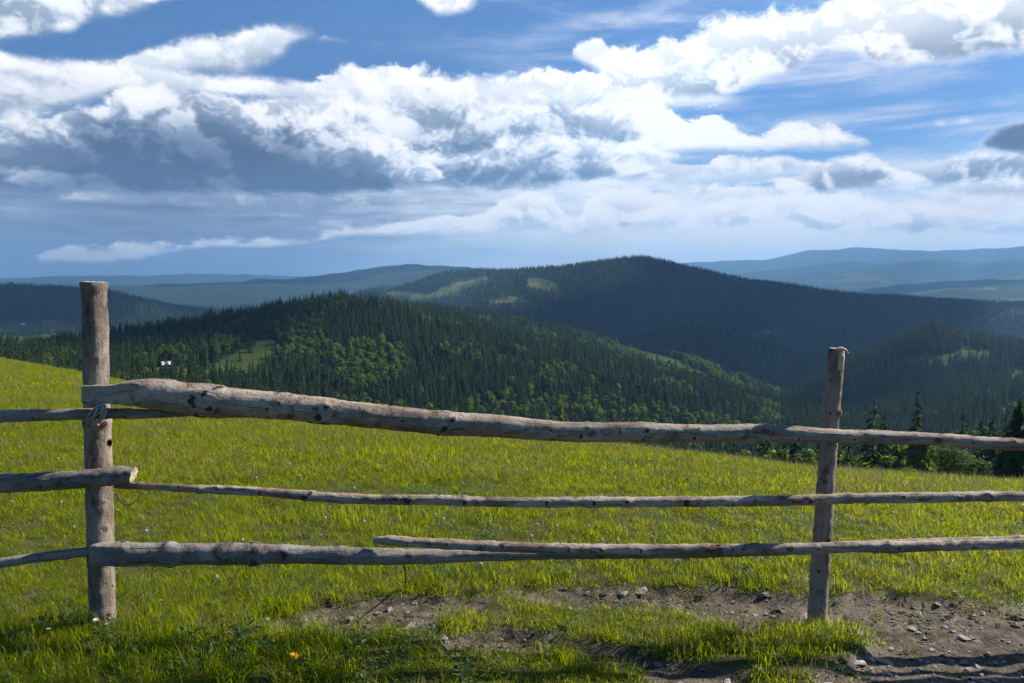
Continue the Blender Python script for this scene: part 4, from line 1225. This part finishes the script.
# ------------------------------------------------------------------ sky and sun
SUN_EL = math.radians(38); SUN_AZ = math.radians(66)      # ahead and to the right of the view
sun = bpy.data.lights.new('sun', 'SUN'); sun.energy = 5.0; sun.angle = math.radians(.6); sun.color = (1, .92, .79)
so = bpy.data.objects.new('sun', sun); COL.objects.link(so)
sd = Vector((math.sin(SUN_AZ) * math.cos(SUN_EL), math.cos(SUN_AZ) * math.cos(SUN_EL), math.sin(SUN_EL)))
so.rotation_euler = sd.to_track_quat('Z', 'Y').to_euler()
so.location = (0, 0, 50)

def build_world():
    w = bpy.data.worlds.new('World'); scene.world = w; w.use_nodes = True
    t = NT(w.node_tree); t.n.clear()
    out = t.node('ShaderNodeOutputWorld'); bg = t.node('ShaderNodeBackground'); bg.inputs[1].default_value = .05
    sky = t.node('ShaderNodeTexSky', sky_type='NISHITA', sun_disc=False)
    sky.sun_elevation = SUN_EL; sky.sun_rotation = SUN_AZ; sky.air_density = 1.0; sky.dust_density = .6; sky.ozone_density = 2.5
    tc = t.node('ShaderNodeTexCoord'); d = tc.outputs['Generated']
    sp = t.node('ShaderNodeSeparateXYZ'); t.l.new(d, sp.inputs[0])
    azd = t.math('MULTIPLY', t.math('ARCTAN2', sp.outputs[0], sp.outputs[1]), 57.2958)
    eld = t.math('MULTIPLY', t.math('ARCSINE', sp.outputs[2]), 57.2958)
    # cloud space: degrees of azimuth and elevation, elevation compressed toward the horizon as a deck seen in perspective
    ev = t.math('MULTIPLY', t.math('POWER', t.math('MAXIMUM', eld, 0.0), .72), 3.6)
    cb = t.node('ShaderNodeCombineXYZ'); t.put(cb.inputs[0], azd); t.put(cb.inputs[1], ev); cb.inputs[2].default_value = 0
    p0 = cb.outputs[0]
    wn = t.noise(p0, .16, 5, .58, out=1)
    p1 = t.vmath('ADD', p0, t.scale(t.vmath('SUBTRACT', wn, (.5, .5, .5)), 7.0))
    def billow(vec, octs):
        acc = None
        for sc, a in octs:
            v = t.math('ABSOLUTE', t.math('MULTIPLY_ADD', t.noise(vec, sc, 0), 2.0, -1.0))
            v = t.math('MULTIPLY', v, a * 2.6)
            acc = v if acc is None else t.math('ADD', acc, v)
        return acc
    O_ = ((.10, .42), (.23, .28), (.51, .19), (1.15, .13), (2.6, .08), (5.5, .04))
    P = billow(p1, O_)
    p2 = t.vmath('ADD', p0, t.scale(t.vmath('SUBTRACT', t.noise(p0, .2, 3, .5, out=1), (.5, .5, .5)), 2.5))
    O2 = ((.085, .50), (.19, .30), (.45, .14), (1.1, .085), (2.4, .045))
    Ps = billow(p2, O2); Pl = billow(t.vmath('ADD', p2, (.45, .95, 0)), O2)
    NL = t.noise(p0, .085, 5, .55, .5)          # broad swell of the deck
    NF = t.noise(t.mapping(p0, sc=(1, 1.4, 1)), .42, 8, .66, .2)
    NS = t.noise(t.mapping(p0, sc=(.28, 1.5, 1)), .5, 6, .6, .5)     # level streaks
    Pc = t.math('SUBTRACT', P, .62)
    Nc = t.math('SUBTRACT', NF, .5)
    Lc = t.math('SUBTRACT', NL, .5)
    lit = t.math('MULTIPLY', t.math('SUBTRACT', Ps, Pl), LITK)
    lit = t.math('MINIMUM', t.math('MAXIMUM', lit, -.16), .22)
    K = .0715
    A0, A1 = -38.0, 38.0
    u = t.mapr(azd, A0, A1, 0, 1, smooth=False)
    def curve(dct):
        pts = []
        for px_, py_ in sorted(dct.items()):
            x, y, z = ray(px_, py_)
            a = math.degrees(math.atan2(x, y)); e = math.degrees(math.atan2(z, math.hypot(x, y)))
            pts.append(((a - A0) / (A1 - A0), (e + 5) / 45.0))
        nd = t.node('ShaderNodeFloatCurve'); t.put(nd.inputs[1], u)
        c = nd.mapping.curves[0]; nd.mapping.extend = 'HORIZONTAL'
        while len(c.points) > 2: c.points.remove(c.points[-1])
        c.points[0].location = pts[0]; c.points[1].location = pts[-1]
        for q in pts[1:-1]: c.points.new(*q)
        for q in c.points: q.handle_type = 'AUTO_CLAMPED'
        nd.mapping.update()
        return t.math('MULTIPLY_ADD', nd.outputs[0], 45.0, -5.0)
    tone = None; alpha = None
    def lay(al, tn):
        nonlocal tone, alpha
        if tone is None: tone, alpha = tn, al; return
        tone = t.math('ADD', t.math('MULTIPLY', tone, t.math('SUBTRACT', 1.0, al)), t.math('MULTIPLY', tn, al))
        alpha = t.math('SUBTRACT', 1.0, t.math('MULTIPLY', t.math('SUBTRACT', 1.0, alpha), t.math('SUBTRACT', 1.0, al)))
    # broad veil of cloud over the horizon
    vt = curve({-100: 118, 0: 116, 300: 120, 420: 130, 640: 165, 760: 175, 900: 176, 1124: 160})
    va = t.mapr(t.math('SUBTRACT', t.math('ADD', vt, t.math('MULTIPLY', Nc, 4.0)), eld), -.4, 2.2, 0, .96)
    vtone = t.math('ADD', t.mapr(azd, -24, 18, .40, .96), t.math('ADD', t.math('MULTIPLY', t.math('SUBTRACT', NS, .5), t.mapr(eld, 1.2, 6.5, .22, .75)), t.math('MULTIPLY', Nc, t.mapr(eld, 2, 7, .08, .30))))
    lay(va, vtone)
    def bank(top, bot, amp, soft, softb, tt, tb, thick, k=1.0, a=1.0, nb=.5):
        """amp, soft, softb, thick in picture rows; tt/tb tone at the crown and at the base"""
        tp = t.math('ADD', curve(top), t.math('ADD', t.math('MULTIPLY', Pc, amp * K), t.math('MULTIPLY', Nc, amp * K * 1.5)))
        bt = t.math('ADD', curve(bot), t.math('MULTIPLY', Nc, amp * K * nb * 2))
        dep = t.math('SUBTRACT', tp, eld)
        al = t.math('MULTIPLY', t.mapr(dep, 0, t.math('MULTIPLY', t.mapr(NL, .35, .62, .7, 2.6), soft * K)), t.mapr(t.math('SUBTRACT', eld, bt), 0, softb * K))
        if a != 1.0: al = t.math('MULTIPLY', al, a)
        dep2 = t.math('ADD', dep, t.math('ADD', t.math('MULTIPLY', Lc, thick * K * 1.3), t.math('MULTIPLY', Pc, -thick * K * .30)))
        tn = t.mapr(dep2, 0, thick * K, tt, tb)
        tn = t.math('ADD', tn, t.math('ADD', t.math('MULTIPLY', lit, k), t.math('ADD', t.math('MULTIPLY', Nc, .20), t.math('MULTIPLY', Lc, .45))))
        lay(al, tn)
    # far rows of cumulus, then nearer ones over them
    bank({-40: 268, 30: 262, 45: 250, 80: 243, 150: 243, 185: 240, 205: 233, 300: 238, 330: 226, 400: 219, 440: 214, 480: 208, 505: 194, 530: 188, 555: 197, 575: 212, 590: 197, 620: 188, 650: 193, 700: 207, 720: 199, 780: 192, 840: 194, 900: 199, 960: 206, 1064: 211},
         {-40: 270, 60: 266, 130: 265, 180: 254, 300: 247, 340: 239, 500: 236, 700: 232, 860: 224, 1064: 226}, 10, 4, 9, 1.1, .78, 30, .8, 1.0)
    bank({660: 196, 690: 190, 700: 184, 760: 180, 800: 173, 820: 159, 870: 153, 900: 161, 940: 158, 960: 149, 1000: 141, 1064: 135},
         {660: 196, 690: 198, 800: 198, 900: 192, 1064: 188}, 12, 5, 10, .93, .55, 28, 1.0)
    bank({740: 226, 780: 218, 820: 212, 860: 216, 910: 210, 960: 218, 1064: 214}, {740: 227, 800: 236, 900: 238, 1064: 238}, 8, 5, 9, .90, .62, 22, .9, .9)
    bank({560: 178, 590: 166, 640: 158, 690: 160, 730: 152, 770: 148, 810: 160, 840: 172}, {560: 180, 620: 186, 700: 184, 780: 180, 840: 174}, 13, 6, 12, .95, .45, 34, 1.0, .9)
    bank({870: 186, 900: 180, 930: 184, 970: 178, 1010: 174, 1064: 176}, {870: 188, 930: 200, 1000: 202, 1064: 204}, 11, 5, 10, .95, .60, 26, 1.0, .9)
    bank({230: 226, 260: 218, 300: 214, 340: 216, 380: 212, 420: 210}, {230: 228, 300: 232, 380: 230, 420: 212}, 5, 6, 8, .55, .45, 16, .5, .7)
    bank({-40: 226, 60: 222, 160: 226, 260: 221, 330: 226, 420: 224}, {-40: 234, 60: 238, 160: 236, 260: 240, 420: 226}, 6, 8, 10, .30, .18, 16, .3, .55)
    bank({40: 196, 80: 190, 200: 188, 370: 192, 450: 198, 520: 205}, {40: 197, 80: 206, 200: 210, 370: 209, 450: 206, 520: 205}, 5, 6, 8, .66, .46, 18, .6, .85)
    bank({230: 120, 250: 102, 300: 84, 330: 76, 345: 64, 365: 70, 400: 66, 425: 61, 450: 67, 512: 69, 545: 63, 580: 67, 620: 79, 660: 96, 695: 120, 712: 109, 730: 119, 760: 130, 780: 120, 820: 121, 860: 131, 880: 146},
         {230: 150, 400: 186, 512: 192, 600: 182, 640: 166, 700: 156, 860: 151, 880: 147}, 15, 5, 12, 1.0, .30, 100, 1.0)
    bank({470: 150, 500: 132, 530: 126, 560: 128, 600: 134, 650: 140, 690: 156}, {470: 168, 560: 182, 650: 172, 690: 160}, 12, 6, 12, 1.0, .50, 42, 1.0, .85)
    bank({-40: 120, 0: 119, 40: 109, 95: 96, 125: 81, 165: 76, 210: 83, 250: 93, 285: 87, 320: 99, 345: 109, 365: 121, 390: 132, 420: 152, 455: 176},
         {-40: 192, 100: 194, 250: 197, 420: 190, 455: 180}, 15, 6, 12, .90, .02, 66, 1.1)
    # smooth long cloud and the ragged ones overhead
    bank({-60: 50, 0: 57, 60: 57, 100: 51, 150: 43, 200: 31, 240: 23, 290: 17, 310: 24, 322: 40}, {-60: 136, 0: 130, 60: 118, 100: 106, 150: 92, 200: 82, 240: 82, 270: 71, 300: 48, 322: 40}, 9, 9, 16, .88, .56, 50, .5)
    bank({-60: -200, 100: -120, 190: -60, 240: -30, 250: -10}, {-60: 52, 0: 48, 30: 42, 70: 38, 90: 24, 120: 20, 150: 12, 175: 4, 210: -4, 250: -10}, 16, 5, 12, .95, .60, 160, .9)
    bank({555: 50, 575: 44, 590: 38, 610: 46, 640: 43, 680: 31, 700: 22, 740: 13, 780: 9, 800: 2, 830: -4, 900: -20, 1064: -40}, {555: 50, 580: 66, 610: 84, 650: 100, 690: 108, 730: 100, 765: 84, 800: 74, 822: 58, 850: 60, 880: 69, 930: 70, 980: 63, 1064: 50}, 17, 5, 12, 1.0, .60, 80, 1.0)
    bank({630: 82, 660: 88, 700: 94, 752: 97, 765: 100}, {630: 108, 690: 108, 750: 102, 765: 100}, 5, 5, 8, .95, .75, 20, .6)
    bank({412: 2, 420: -8, 445: -14, 470: -6, 480: 4}, {412: 3, 425: 12, 447: 21, 468: 14, 480: 5}, 17, 8, 12, .95, .8, 30, .7)
    bank({925: 121, 940: 116, 950: 121, 965: 113, 980: 120}, {925: 122, 945: 128, 965: 125, 980: 121}, 6, 4, 5, .9, .8, 20, .5, .8)
    bank({972: 146, 983: 132, 1000: 121, 1064: 112}, {972: 147, 985: 152, 1005: 156, 1064: 160}, 4, 6, 8, .20, .12, 26, .4)
    # thin high veil on the sunward side
    cir = t.noise(t.mapping(p0, rot=(0, 0, math.radians(-14)), sc=(.35, 1.5, 1)), .22, 7, .62, .35)
    ca = t.math('MULTIPLY', t.mapr(cir, .42, .78), t.mapr(azd, -12, 14, .10, .75))
    ca = t.math('MULTIPLY', ca, t.math('SUBTRACT', 1.0, alpha))
    tone = t.math('ADD', t.math('MULTIPLY', tone, t.math('SUBTRACT', 1.0, ca)), t.math('MULTIPLY', ca, .86))
    alpha = t.math('ADD', alpha, ca)
    # behind the photographer the sky is mostly clear
    back = t.mapr(t.math('ABSOLUTE', azd), 42, 62, 1, 0)
    alpha = t.math('MULTIPLY', alpha, back)
    rmp = t.node('ShaderNodeValToRGB'); t.put(rmp.inputs[0], t.math('MULTIPLY', tone, 1.0, clamp=True))
    cr = rmp.color_ramp; cr.interpolation = 'LINEAR'
    S = CLOUD
    cr.elements[0].position = 0.0; cr.elements[0].color = (.070 * S, .105 * S, .170 * S, 1)
    cr.elements[1].position = 1.0; cr.elements[1].color = (1.0 * S, .99 * S, .98 * S, 1)
    for pos, c in ((.25, (.13, .175, .255)), (.5, (.30, .365, .47)), (.70, (.66, .71, .78)), (.86, (.90, .91, .93))):
        e = cr.elements.new(pos); e.color = (c[0] * S, c[1] * S, c[2] * S, 1)
    cc = t.scale(rmp.outputs[0], 10.0)
    skyc = t.mix(1.0, sky.outputs[0], SKY_TINT, 'MULTIPLY')
    col = t.mix(alpha, skyc, cc)
    t.l.new(col, bg.inputs[0]); t.l.new(bg.outputs[0], out.inputs[0])
    w.cycles.sampling_method = 'MANUAL'; w.cycles.sample_map_resolution = 512
LITK = 1.15
CLOUD = 1.42
SKY_TINT = (.62, .92, 1.28)
build_world()

# ------------------------------------------------------------------ camera and render settings
cam = bpy.data.cameras.new('camera'); co = bpy.data.objects.new('camera', cam); COL.objects.link(co)
cam.sensor_width = 36; cam.lens = F / 1024 * 36; cam.clip_start = .05; cam.clip_end = 60000
co.location = (0, 0, EYE); co.rotation_euler = (math.pi / 2 - PITCH, 0, 0)
scene.camera = co
scene.render.engine = 'CYCLES'
scene.view_settings.view_transform = 'Standard'; scene.view_settings.look = 'None'
scene.view_settings.exposure = 0.85; scene.view_settings.gamma = 1
cy = scene.cycles
cy.use_denoising = True
try: cy.denoiser = 'OPENIMAGEDENOISE'
except Exception: pass
cy.use_adaptive_sampling = True; cy.adaptive_threshold = .02
cy.max_bounces = 5; cy.diffuse_bounces = 3; cy.glossy_bounces = 2; cy.transmission_bounces = 3; cy.transparent_max_bounces = 6; cy.volume_bounces = 0
cy.sample_clamp_indirect = 6; cy.caustics_reflective = False; cy.caustics_refractive = False
